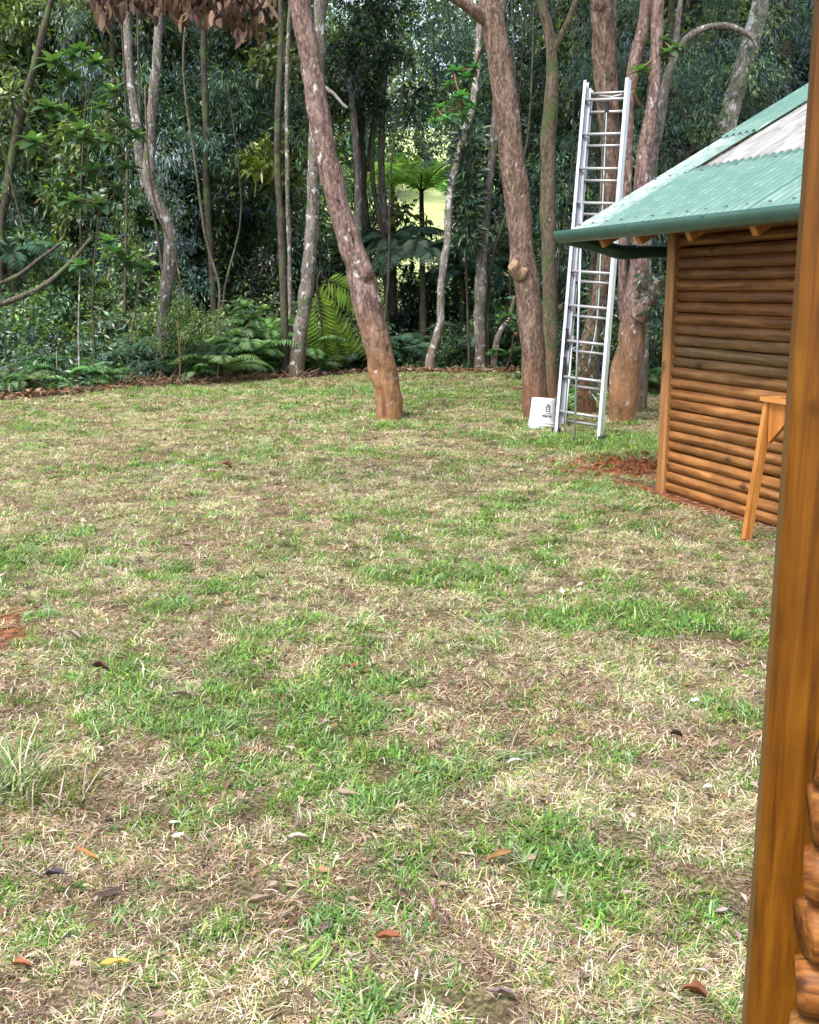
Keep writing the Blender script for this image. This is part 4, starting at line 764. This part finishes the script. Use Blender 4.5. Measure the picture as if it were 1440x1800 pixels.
for k in range(1, 9):
    xx = -.99 + .64 * k
    if k <= 3: put('roof_sheet', sh_low, cab, (xx, 0, 0)); put('skylight_sheet', sk, cab, (xx, 0, 0))
    else: put('roof_sheet', sh_full, cab, (xx, 0, 0))
for k in range(9): put('roof_sheet', sh_full, cab, (-.99 + .64 * (k + 1) - (0 if k else 0), D_W, 0), (0, 0, pi))
zr = ZE + SL * (RID + OV); o_ = MB(); o_.add([(x_, RID + y_, zr + z_) for x_ in (U0 - .02, U1 + .02) for (y_, z_) in ((-.16, -.06), (0, .035), (.16, -.06), (.16, -.064), (0, .03), (-.16, -.064))], [(0, 1, 7, 6), (1, 2, 8, 7), (4, 3, 9, 10), (5, 4, 10, 11), (0, 6, 11, 5), (2, 3, 9, 8)]); put('ridge_cap', o_.mesh('ridge_cap', M['roof']), cab)
o_ = MB()
for vv in (-.36, .34, 1.1, 1.8, 2.4):
    for q in range(24):
        uu = -.99 + .0914 * (2.5 * q + 2); 
        if uu < U0 or (-.36 < uu < 1.56 and vv > .4): continue
        zz = ZE + SL * (vv + OV) + .018; o_.box((uu, vv, zz), (.016, .016, .012), .4)
tag(put('roof_screws', o_.mesh('roof_screws', M['alu0']), cab), kind='stuff')
# gutter: half-round channel with rolled front lip, closed at its outer end
gr, gy, gz_ = .066, -.50, 2.058; a = np.linspace(pi * 1.0, pi * 2.0, 15); o_ = MB(); prof = [(gy + gr * cos(q), gz_ + gr * 1.05 * sin(q)) for q in a]; prof = [(gy - gr - .002, gz_ + .022), (gy - gr + .004, gz_ + .028)][::-1] + prof; inner = [(gy + (p_[0] - gy) * .94, gz_ + (p_[1] - gz_) * .94) for p_ in prof][::-1]; loop = prof + inner
n = len(loop); xa, xb = U0 - .05, U1 + .02
o_.add([(x_, p_[0], p_[1]) for x_ in (xa, xb) for p_ in loop], [(i_, (i_ + 1) % n, n + (i_ + 1) % n, n + i_) for i_ in range(n)]); k_ = len(prof); cap = [(xa, p_[0], p_[1]) for p_ in prof]; o_.add(cap, [tuple(range(len(cap)))]); cap = [(xb, p_[0], p_[1]) for p_ in prof]; o_.add(cap, [tuple(range(len(cap)))])
put('gutter', o_.mesh('gutter', M['gutter'], True), cab)
for xx in (0.3, 1.3, 2.4, 3.6): put('gutter_bracket', MB().bar((xx, -.57, 2.07), (xx, -.40, 2.09), .022, .006).mesh('gutter_bracket', M['gutter']), cab)
def loc(px, py, v=None, w=None, Yd=None):
    if Yd is not None: p_ = P(px, py, Yd)
    q = p_ - CO; return np.array([q @ EU, q @ EN, p_[2]])
pa = np.array([U0 - .01, gy, gz_ - .02]); pb = loc(1090, 443, Yd=9.25); pc = loc(1185, 442, Yd=9.32)
pts = [pa + np.array([0, -.02, .02]), pa + (pb - pa) * .06, pa + (pb - pa) * .5, pb + (pa - pb) * .10, pb + (pc - pb) * .12, (pb + pc) / 2, pc, pc + (pc - pb) * .5]
put('downpipe', MB().tube(catmull(pts, 40), .055, 16).mesh('downpipe', M['pipe'], True), cab)
put('pipe_elbow', MB().tube(catmull([pb + (pa - pb) * .2, pb + (pa - pb) * .04, pb + (pc - pb) * .06, pb + (pc - pb) * .3], 14), .061, 16).mesh('pipe_elbow', M['pipe'], True), cab)
# splayed-leg work table in front of the cabin wall
tb_y = 6.9; A_ = P(1328, 700, tb_y); tbl = empty('work_table', (A_[0] + .02, A_[1] - .1, 0), RZ, label='varnished orange table with a splayed leg against the log wall', cat='table')
inv = lambda w_: np.array([(w_[0] - tbl.location[0]) * EU[0] + (w_[1] - tbl.location[1]) * EU[1], (w_[0] - tbl.location[0]) * EN[0] + (w_[1] - tbl.location[1]) * EN[1], w_[2]])
ft = inv(G(1311, 950)); tl = inv(P(1352, 712, tb_y - .12)); zt = tl[2] + .02
put('table_top', MB().box((.55, .16, zt + .018), (1.12, .36, .028)).mesh('table_top', M['trim_x']), tbl, color=(1.25, 1.1, .9, 1))
put('leg', MB().bar(ft + np.array([0, 0, -.02]), np.array([tl[0], tl[1], zt]), .055, .04, (1, 0, 0)).mesh('leg', M['bench']), tbl)
put('leg', MB().bar(np.array([1.0, ft[1], -.02]), np.array([.95, tl[1], zt]), .055, .04, (1, 0, 0)).mesh('leg', M['bench']), tbl)
for xx in (tl[0] + .03, .95): put('leg', MB().bar(np.array([xx, .36, -.02]), np.array([xx, .28, zt]), .05, .04, (1, 0, 0)).mesh('leg', M['bench']), tbl)
o_ = MB(); bx_ = tl[0] + .015; o_.add([(x_, tl[1] + y_, z_) for y_ in (-.014, .014) for (x_, z_) in ((bx_, zt), (bx_ + .42, zt), (bx_ + .42, zt - .09), (bx_ + .2, zt - .09), (bx_ + .02, zt - .26))], [(0, 1, 2, 3, 4), (9, 8, 7, 6, 5)] + [(i_, 5 + i_, 5 + (i_ + 1) % 5, (i_ + 1) % 5) for i_ in range(5)]); put('apron', o_.mesh('apron', M['bench']), tbl, color=(1.1, 1, .9, 1))

# ------------------------------------------------------------------ extension ladder
m, nt, b = mat_new('aluminium', .38, .5); b.inputs['Metallic'].default_value = .75; co = N(nt, 'ShaderNodeTexCoord').outputs['Object']
nt.links.new(ramp(nt, noise(nt, co, 20, 5, (1, 1, .1)), [(.3, (.42, .43, .46)), (.7, (.62, .63, .67))]), b.inputs['Base Color']); M['alu'] = m
m, nt, b = mat_new('dull_aluminium', .5, .5); b.inputs['Metallic'].default_value = .5; b.inputs['Base Color'].default_value = (.36, .35, .35, 1); M['alu2'] = m
m, nt, b = mat_new('black_rubber', .7, .3); b.inputs['Base Color'].default_value = (.02, .02, .022, 1); M['rubber'] = m
m, nt, b = mat_new('pale_blue_rope', .8, .2); b.inputs['Base Color'].default_value = (.35, .48, .5, 1); M['rope'] = m
lb, rb = P(977, 768, 11.95), P(1056, 782, 11.62); lt, rt = P(1029, 143, 12.95), P(1107, 139, 12.62)
lad = empty('extension_ladder', lb, label='tall aluminium extension ladder leaning on the reddish tree', cat='ladder')
Q = lambda w_: np.asarray(w_) - lb
AX = unit(lt - lb); WX = unit((rb - lb + rt - lt) / 2); NX = unit(np.cross(AX, WX)); NX = NX if NX[1] < 0 else -NX      # NX faces the camera
def rail(a, b_, w, d, out):
    o_ = MB(); a, b_ = Q(a), Q(b_); t_ = .006
    o_.bar(a, b_, d, t_, WX); 
    for s_ in (-1, 1): o_.bar(a + NX * s_ * (d / 2 - t_ / 2) + WX * out * w / 2, b_ + NX * s_ * (d / 2 - t_ / 2) + WX * out * w / 2, t_, w, WX)
    return o_.mesh('rail', M['alu'])
wid = np.linalg.norm(rb - lb); wt = np.linalg.norm(rt - lt)
def lerp(a, b_, t_): return a + (b_ - a) * t_
# base section (front) and fly section (behind it)
put('rail', rail(lb, lt, .032, .075, 1), lad); put('rail', rail(rb, rt, .032, .085, -1), lad)
o2 = -NX * .075
put('rail', rail(lerp(lb, lt, .04) + o2 + WX * .035, lerp(lb, lt, .985) + o2 + WX * .035, .026, .06, 1), lad); put('rail', rail(lerp(rb, rt, .04) + o2 - WX * .035, lerp(rb, rt, .985) + o2 - WX * .035, .026, .06, -1), lad)
Ltot = np.linalg.norm(lt - lb)
def t_at(py):
    ts = np.linspace(0, 1, 400); pts_ = lb[None] + (lt - lb)[None] * ts[:, None]; dd = pts_ - np.array([0, 0, EYE]); zc_ = dd[:, 1] * cos(PITCH) - dd[:, 2] * sin(PITCH); yc_ = dd[:, 1] * sin(PITCH) + dd[:, 2] * cos(PITCH)
    return float(np.interp(-py, -(900 - F_PX * yc_ / zc_), ts))
for py in (176, 236, 296, 356, 415, 476, 536, 598, 661, 722):
    t_ = t_at(py); put('rung', MB().tube([Q(lerp(lb, lt, t_)), Q(lerp(rb, rt, t_))], .0175, 10).mesh('rung', M['alu2'], True), lad)
for py in (160, 193, 252, 313, 372, 430, 490, 551, 612, 673, 735):
    t_ = t_at(py); put('rung', MB().tube([Q(lerp(lb, lt, t_) + o2 + WX * .035), Q(lerp(rb, rt, t_) + o2 - WX * .035)], .016, 10).mesh('rung', M['alu2'], True), lad)
for (c0, lab) in ((lb, 'l'), (rb, 'r')):
    gz0 = tz(c0[0], c0[1]); cz = Q(c0)
    o_ = MB(); o_.bar(cz + AX * .10, cz - AX * .02, .05, .09, WX); o_.box((cz[0], cz[1], gz0 - lb[2] + .02), (.06, .12, .045)); put('rubber_foot', o_.mesh('rubber_foot', M['rubber']), lad)
o_ = MB(); cz = Q(lerp(lb, lt, .985) + WX * wt * .5); put('top_bracket', MB().tube([Q(lerp(lb, lt, .97)) + o2, Q(lerp(lb, lt, .97)) + o2 + WX * wt * .5 - NX * .09, Q(lerp(rb, rt, .97)) + o2], .014, 8).mesh('top_bracket', M['alu2'], True), lad)
pu = Q(P(1067, 188, 12.75)); put('pulley', MB().box(pu, (.045, .05, .10), 0, .01).box(pu + np.array([0, 0, -.09]), (.022, .03, .09)).mesh('pulley', M['rubber']), lad)
put('rope', MB().tube(catmull([pu, Q(P(1062, 300, 12.6)), Q(P(1057, 420, 12.4)), Q(P(1050, 560, 12.2)), Q(P(1035, 640, 12.1))], 30), .006, 6).mesh('rope', M['rope'], True), lad)
for (x_, y_, z_) in ((993, 640, 12.1), (1052, 640, 11.95), (996, 590, 12.2)): c_ = Q(P(x_, y_, z_)); put('rung_lock', MB().box(c_, (.03, .05, .16), .3, .008).box(c_ + np.array([0, 0, -.11]), (.045, .04, .07)).mesh('rung_lock', M['rubber']), lad)
# two loose poles leaning with it
for (a_, b_, rr_, lab) in (((1010, 777, 11.75), (1024, 333, 12.45), .012, 'long thin white pole leaning inside the ladder'), ((992, 768, 11.85), (1007, 590, 12.2), .011, 'short thin white pole leaning left of the long one')):
    q0 = G(a_[0], a_[1]); q1 = P(b_[0], b_[1], q0[1] + (b_[2] - a_[2])); q0[2] = tz(q0[0], q0[1]) - .01
    tag(put('metal_pole', MB().tube([(0, 0, 0), q1 - q0], rr_, 8).mesh('metal_pole', M['alu'], True), None, q0), lab, 'pole')

# ------------------------------------------------------------------ upturned bucket
m, nt, b = mat_new('white_plastic', .4, .5); b.inputs['Base Color'].default_value = (.72, .72, .75, 1); b.inputs['Subsurface Weight'].default_value = .0; M['plastic'] = m
m, nt, b = mat_new('black_print', .6, .3); b.inputs['Base Color'].default_value = (.02, .02, .03, 1); M['print'] = m
bc = G(953, 752); bk = empty('bucket', (bc[0], bc[1] + .1, tz(bc[0], bc[1]) - .012), .25, label='white plastic bucket upside down at the foot of the brown tree', cat='bucket'); bk.rotation_euler = (radians(-3), radians(5), .22)
prof = [(.158, 0), (.163, .004), (.163, .018), (.155, .022), (.155, .045), (.162, .048), (.162, .056), (.154, .060), (.153, .080), (.160, .083), (.160, .090), (.152, .094), (.147, .22), (.141, .36), (.136, .372), (.128, .376), (.124, .372), (.0, .370)]
sd = 40; vs = [(r0 * cos(2 * pi * j / sd), r0 * sin(2 * pi * j / sd), z0) for r0, z0 in prof for j in range(sd)]; fs = [(a * sd + j, a * sd + (j + 1) % sd, (a + 1) * sd + (j + 1) % sd, (a + 1) * sd + j) for a in range(len(prof) - 1) for j in range(sd)]
put('bucket_body', make_mesh('bucket_body', vs, fs, M['plastic'], False), bk)
def on_bucket(x0, x1, z0, z1, name='print', mat='print', n=6):       # a strip of print that follows the curved side
    o_ = MB(); vv = []
    for z_ in (z0, z1):
        rb_ = .1525 - (z_ - .094) * .0432 + .0012
        for q in range(n + 1):
            a0 = -pi / 2 + (x0 + (x1 - x0) * q / n) / rb_; vv.append((rb_ * cos(a0), rb_ * sin(a0), z_))
    o_.add(vv, [(q, q + 1, n + 2 + q, n + 1 + q) for q in range(n)]); return o_
lg = MB()
for (x0, x1, z0, z1) in ((-.045, .045, .20, .205), (.02, .03, .22, .29), (-.03, -.02, .22, .28), (-.03, .03, .22, .228), (-.022, .022, .243, .251), (-.022, .022, .264, .272), (-.028, .028, .283, .291), (-.02, .02, .295, .301), (-.011, .011, .304, .31), (-.075, .075, .150, .153), (-.075, .075, .185, .188), (-.068, .0, .160, .178), (.008, .06, .163, .176)):
    o_ = on_bucket(x0 + .012, x1 + .012, z0, z1); lg.add(o_.v, o_.f)
put('printed_logo', lg.mesh('printed_logo', M['print']), bk)
hd = MB().tube(catmull([(-.166, 0, .05), (-.17, -.06, .015), (-.12, -.135, .004), (0, -.175, .0), (.12, -.135, .004), (.17, -.06, .015), (.166, 0, .05)], 24), .003, 6); put('handle', hd.mesh('handle', M['alu2'], True), bk)

# ------------------------------------------------------------------ near cabin corner: post and log wall beside the camera
M['post'] = wood('varnished_post_wood', (.06, .019, .001), (.135, .046, .002), (.19, .074, .005), 2, .42, 2.4, True, spec=.22)
M['nearlog'] = wood('near_log_wood', (.05, .018, .004), (.16, .060, .012), (.27, .12, .03), 0, .55, 3.2, spec=.2)
nr_rz = radians(-15); nx_ = np.array([cos(nr_rz), sin(nr_rz), 0]); ny_ = np.array([-sin(nr_rz), cos(nr_rz), 0])
p0 = P(1401, 511, 1.50); near = empty('near_cabin', (p0[0], p0[1], 0), nr_rz, label='varnished square post and log wall of the near cabin, at the right edge', cat='cabin')
o_ = MB().box((.074, -.005, 1.6), (.15, .11, 3.3), 0, .010); put('corner_post', o_.mesh('corner_post', M['post']), near)
for k in range(11):
    z = .065 + k * .0905
    me_ = log_mesh('log', 1.6, .0455, 700 + k, M['nearlog']); off = (.010, .012, .006, .0, .012, -.014, -.008, -.006, -.008, -.008, -.004)[k] + .068
    put('log', me_, near, (off, -.098 + random.uniform(-.004, .004), z), (random.uniform(0, 6), 0, 0), color=(.9, .95, 1.0, 1) if k == 5 else (1.1, 1, .9, 1))

# ------------------------------------------------------------------ dry hanging leaves, top left
br = empty('dry_bough', P(320, -60, 7.2), label='bough of large dry brown leaves hanging in at the top left', cat='bough')
b0 = np.array(br.location); DRY = []
for k in range(5):
    rr = np.random.default_rng(800 + k); v, f, c = leaf_long(np.zeros((1, 3)), np.array([[0, 0, -1.0]]), np.array([[0, -1.0, .1]]), 0.11, .040, np.array([[(.085, .042, .026), (.055, .028, .018), (.11, .058, .038), (.16, .09, .06), (.04, .021, .014)][k]]), rr.uniform(-.6, .9), 6, rr.uniform(.1, .7)); DRY.append(make_mesh('dry_leaf_%d' % k, v, f, M['dry'], True, c))
low = lambda x_: np.interp(x_, [150, 165, 190, 215, 240, 320, 390, 420, 440, 470, 485], [-10, 15, 38, 20, 8, 28, 40, 62, 66, 58, 5])
for k in range(299):
    x_ = random.uniform(158, 482); yb = low(x_) + 26 + random.uniform(-8, 6); y_ = yb - 30 - (random.random() ** 1.1) * (yb + 55)
    w_ = P(x_, y_, random.uniform(6.95, 7.5)) - b0
    put('leaf', DRY[k % 5], br, w_, (random.uniform(-.5, .5), random.uniform(-.6, .6), random.uniform(0, 6.28)), (random.uniform(.6, 1.25), random.uniform(.6, 1.3), random.uniform(.7, 1.25)))
o_ = MB()
for (xa_, ya_, xb_, yb_) in ((140, -60, 330, -40), (330, -40, 520, -60), (250, -45, 210, -10), (420, -45, 440, 10), (350, -40, 370, 5)): o_.tube(catmull([P(xa_, ya_, 7.2) - b0, P((xa_ + xb_) / 2, (ya_ + yb_) / 2 - 4, 7.2) - b0, P(xb_, yb_, 7.2) - b0], 8), .012, 7)
o_.tube(catmull([P(330, -40, 7.2) - b0, np.array([.1, .1, .9]), np.array([.2, .3, 2.2])], 8), .02, 7); put('twig', o_.mesh('twig', M['bark_dark'], True), br)

r = np.random.default_rng(31); n = 900; xx = r.uniform(158, 482, n); yb = np.array([low(q) for q in xx]) + 8; yy = yb - 22 - r.random(n) * (yb + 60); ps = np.array([P(a_, c_, 7.45 + .5 * r.random()) - b0 for a_, c_ in zip(xx, yy)]); d = r.normal(0, .35, (n, 3)) + np.array([0, 0, -1.0])
v, f, c = leaf_long(ps, d, r.normal(size=(n, 3)) + np.array([0, -1.0, 0]), r.uniform(.07, .13, n), r.uniform(.025, .045, n), np.array([[.06, .032, .022]]) * r.uniform(.5, 1.8, (n, 1)), .3, 4)
tag(put('inner_leaves', make_mesh('inner_leaves', v, f, M['dry'], False, c), br), kind='stuff')
# ------------------------------------------------------------------ single fallen leaves and chips on the lawn
FL = [(330, 962, .10, 'pinkish', 'flat pinkish dead leaf lying in the middle left of the lawn', (.42, .27, .25)), (318, 1228, .11, 'brown', 'curled mauve-brown leaf right of the pale green leaf', (.26, .17, .17)), (258, 1215, .10, 'green', 'pale green leaf lying on the lawn, left middle', (.42, .50, .28)),
      (175, 1180, .12, 'brown', 'dark brown curled leaf near the left red soil', (.12, .06, .04)), (832, 1148, .14, 'white', 'long bone-white leaf scrap right of the lawn centre', (.66, .6, .5)), (826, 1172, .09, 'white', 'pale tan leaf scrap just below the bone-white one', (.5, .4, .3)),
      (1222, 1234, .07, 'white', 'small white wood chip near the post side of the lawn', (.78, .76, .72)), (903, 1348, .07, 'white', 'small white chip on a bare straw patch', (.76, .73, .7)), (305, 1452, .045, 'white', 'small upper white flower scrap, lower left lawn', (.8, .78, .72)), (313, 1476, .05, 'white', 'larger lower white flower scrap, lower left lawn', (.8, .76, .66)),
      (155, 1515, .10, 'orange', 'light orange pointed leaf, lower left lawn', (.52, .24, .08)), (97, 1552, .09, 'purple', 'dark purple crumpled leaf, lower left lawn', (.09, .06, .10)), (190, 1580, .12, 'dark', 'dark curled leaf right of the purple one', (.08, .055, .04)), (610, 1402, .11, 'brown', 'grey-brown curled leaf in the centre of the lawn', (.30, .22, .17)),
      (880, 1520, .11, 'rust', 'rust-brown crumpled leaf, lower middle right of the lawn', (.24, .10, .045)), (683, 1663, .09, 'orange', 'orange-brown leaf near the bottom centre', (.36, .15, .05)), (1215, 1765, .085, 'rust', 'big curled rust-brown leaf beside the post foot', (.22, .075, .03)), (1218, 1722, .09, 'white', 'white-edged curled leaf above the big rust-brown one', (.6, .55, .5)),
      (1268, 1605, .05, 'mauve', 'small mauve leaf left of the post', (.40, .30, .33)), (205, 1715, .09, 'yellow', 'yellow leaf at the bottom left of the lawn', (.55, .38, .10)), (40, 1712, .07, 'rust', 'small rust leaf at the bottom left corner', (.36, .13, .05)), (460, 1603, .10, 'tan', 'long tan leaf scrap in the lower lawn', (.5, .40, .30)), (525, 1488, .09, 'pale', 'pale strip of leaf in the lower lawn', (.6, .52, .44)),
      (1190, 1300, .08, 'dark', 'dark curled leaf below the white chip', (.10, .075, .06)), (285, 748, .13, 'orange', 'orange leaf on the far left lawn near the wood', (.42, .17, .05)), (400, 822, .14, 'brown', 'red-brown leaf on the far lawn left of the leaning tree', (.30, .14, .07)), (85, 842, .12, 'pink', 'pinkish leaf on the far left of the lawn', (.38, .25, .22)), (1135, 998, .10, 'tan', 'tan leaf in front of the work table', (.42, .33, .24)),
      (310, 1112, .07, 'white', 'small whitish leaf scrap left of centre', (.66, .65, .6)), (130, 1125, .09, 'pale', 'pale curled leaf near the left red soil', (.5, .4, .33)), (880, 1768, .09, 'mauve', 'mauve-grey leaf at the bottom of the lawn', (.3, .22, .23)), (620, 1170, .12, 'rust', 'thin orange leaf left of the bone-white scrap', (.45, .2, .07)), (1245, 1392, .07, 'pale', 'pale stalk scrap left of the post', (.6, .56, .46)), (50, 1035, .09, 'dark', 'dark dead leaf on the left of the lawn', (.09, .06, .05))]
for k, (px, py, L0, kind_, lab, colr) in enumerate(FL):
    w_ = G(px, py); rr = np.random.default_rng(900 + k); a0 = rr.uniform(-.5, .5) + (0 if rr.random() < .5 else pi)
    v, f, c = leaf_long(np.array([[-L0 / 2, 0, 0]]), np.array([[1.0, 0, .12]]), np.array([[0, -.25, 1.0]]), L0, L0 * rr.uniform(.26, .42), np.array([colr]) * .72, rr.uniform(-.5, .25), 6, rr.uniform(-.3, .9))
    v = v + rr.normal(0, L0 * .028, v.shape); v[:, 1] *= (1 + rr.uniform(-.3, .3)); v[:, 2] += L0 * rr.uniform(.02, .12) * np.clip((v[:, 1] / (L0 * .2)) ** 2, 0, 1.5)
    o = put('fallen_leaf', make_mesh('fallen_leaf', v, f, M['dry'], True, c), None, (w_[0], w_[1], tz(w_[0], w_[1]) + .024), (rr.uniform(-.3, .3), rr.uniform(-.2, .2), a0), (.72,) * 3); tag(o, lab, 'leaf', 'single fallen leaves on the lawn')
# finer leaf crumbs, twigs and chips
r = np.random.default_rng(66); n = 8000; y = r.uniform(1.3, 20, n) ** 1.0 ; x = r.uniform(-.42, .42, n) * (y + .8); k = (soil_mask(x, y) < .9) & (y < edge_y(x)); u, v_ = cab_uv(x, y); k &= ~((u > -.1) & (v_ > -.1)); x, y = x[k], y[k]; n = len(x)
d = r.normal(size=(n, 3)); d[:, 2] *= .25; pal = np.array([[.24, .13, .07], [.34, .24, .17], [.13, .075, .045], [.42, .34, .27], [.30, .2, .19], [.10, .06, .04]]); col = pal[r.integers(0, 6, n)] * r.uniform(.45, 1.2, (n, 1)); Ls = r.uniform(.02, .06, n) * np.interp(y, [2, 20], [.8, 1.7])
v, f, c = leaf_cloud(np.stack([x, y, terrain(x, y) + r.uniform(.006, .035, n)], -1), d, np.array([0, 0, 1.0]) + r.normal(size=(n, 3)) * .35, Ls, Ls * r.uniform(.12, .5, n), col, .2, .1); tag(put('leaf_crumbs', make_mesh('leaf_crumbs', v, f, M['dry'], False, c)), 'small dead leaf crumbs and twigs scattered over the lawn', 'leaf litter', kind='stuff')
hc = G(1095, 822); r = np.random.default_rng(12); n = 420; x = hc[0] + r.normal(.12, .33, n); y = hc[1] + r.normal(.08, .30, n); u, v_ = cab_uv(x, y); k = (v_ < -.05) | (u < -.05); x, y = x[k], y[k]; n = len(x); o_ = MB(); zz = terrain(x, y)
for q in range(n):
    a_ = r.uniform(.010, .034); pv = [np.array(w) * a_ * r.uniform(.7, 1.3) + np.array([x[q], y[q], zz[q] + a_ * .3]) for w in ((1, 0, 0), (-1, 0, 0), (0, 1, 0), (0, -1, 0), (0, 0, .9), (0, 0, -1))]; o_.add(pv, [(0, 2, 4), (2, 1, 4), (1, 3, 4), (3, 0, 4), (2, 0, 5), (1, 2, 5), (3, 1, 5), (0, 3, 5)])
m, nt, b = mat_new('red_soil_clods', .95, .15); co = N(nt, 'ShaderNodeTexCoord').outputs['Object']; nt.links.new(ramp(nt, noise(nt, co, 12, 4), [(.35, (.045, .018, .010)), (.6, (.20, .075, .03))]), b.inputs['Base Color'])
tag(put('soil_clods', o_.mesh('soil_clods', m)), 'loose clods of red soil in the hollow at the cabin corner', 'soil', kind='stuff')
# tall pale grass clump at the left edge, dead twigs heap at the wood edge
def clump(px, py, n, hi, pal, label, seed, radius=.12, spread=.7):
    w_ = G(px, py); o = tuft('grass_clump', seed, n, hi * .4, hi, .0055, spread, pal, 0, radius, .45); TC.objects.unlink(o); link(o); o.location = (w_[0], w_[1], tz(w_[0], w_[1])); tag(o, label, 'grass clump')
clump(10, 1385, 260, .22, GL + ST[:2], 'tall pale grass clump at the left picture edge', 3); clump(100, 1400, 140, .16, GR + ST[:2], 'yellow-green grass clump right of the tall pale clump', 4)
clump(1200, 790, 260, .14, GR, 'green grass clump hiding the ladder side of the soil hollow', 6, .3); clump(1075, 800, 300, .13, GR, 'green grass clump at the right foot of the ladder', 7, .35)
def tangle(name, x0, x1, y_, n, L, colr, label, seed, h):
    r = np.random.default_rng(seed); px = r.uniform(x0, x1, n); w_ = np.array([G(a, y_(a)) for a in px]); w_[:, 2] = terrain(w_[:, 0], w_[:, 1]) + r.random(n) ** 2 * h; w_[:, 1] += r.normal(0, .25, n); d = r.normal(size=(n, 3)); d[:, 2] = np.abs(d[:, 2]) * .5
    v, f, c = leaf_long(w_, d, r.normal(size=(n, 3)), L * r.uniform(.4, 1.3, n), .012, np.array(colr) * r.uniform(.5, 1.3, (n, 1)), .4, 3); tag(put(name, make_mesh(name, v, f, M['dry'], False, c)), label, 'dead grass', kind='stuff')
tangle('dry_brush', -20, 130, lambda a: 690 - a * .05, 900, .5, (.22, .16, .10), 'tangle of dry grass stalks and twigs at the left lawn edge', 3, .35)
tangle('dry_twigs', 120, 560, lambda a: 688 - (a - 120) * .055, 700, .3, (.25, .17, .11), 'grey dead twigs lying along the lawn edge', 4, .12)
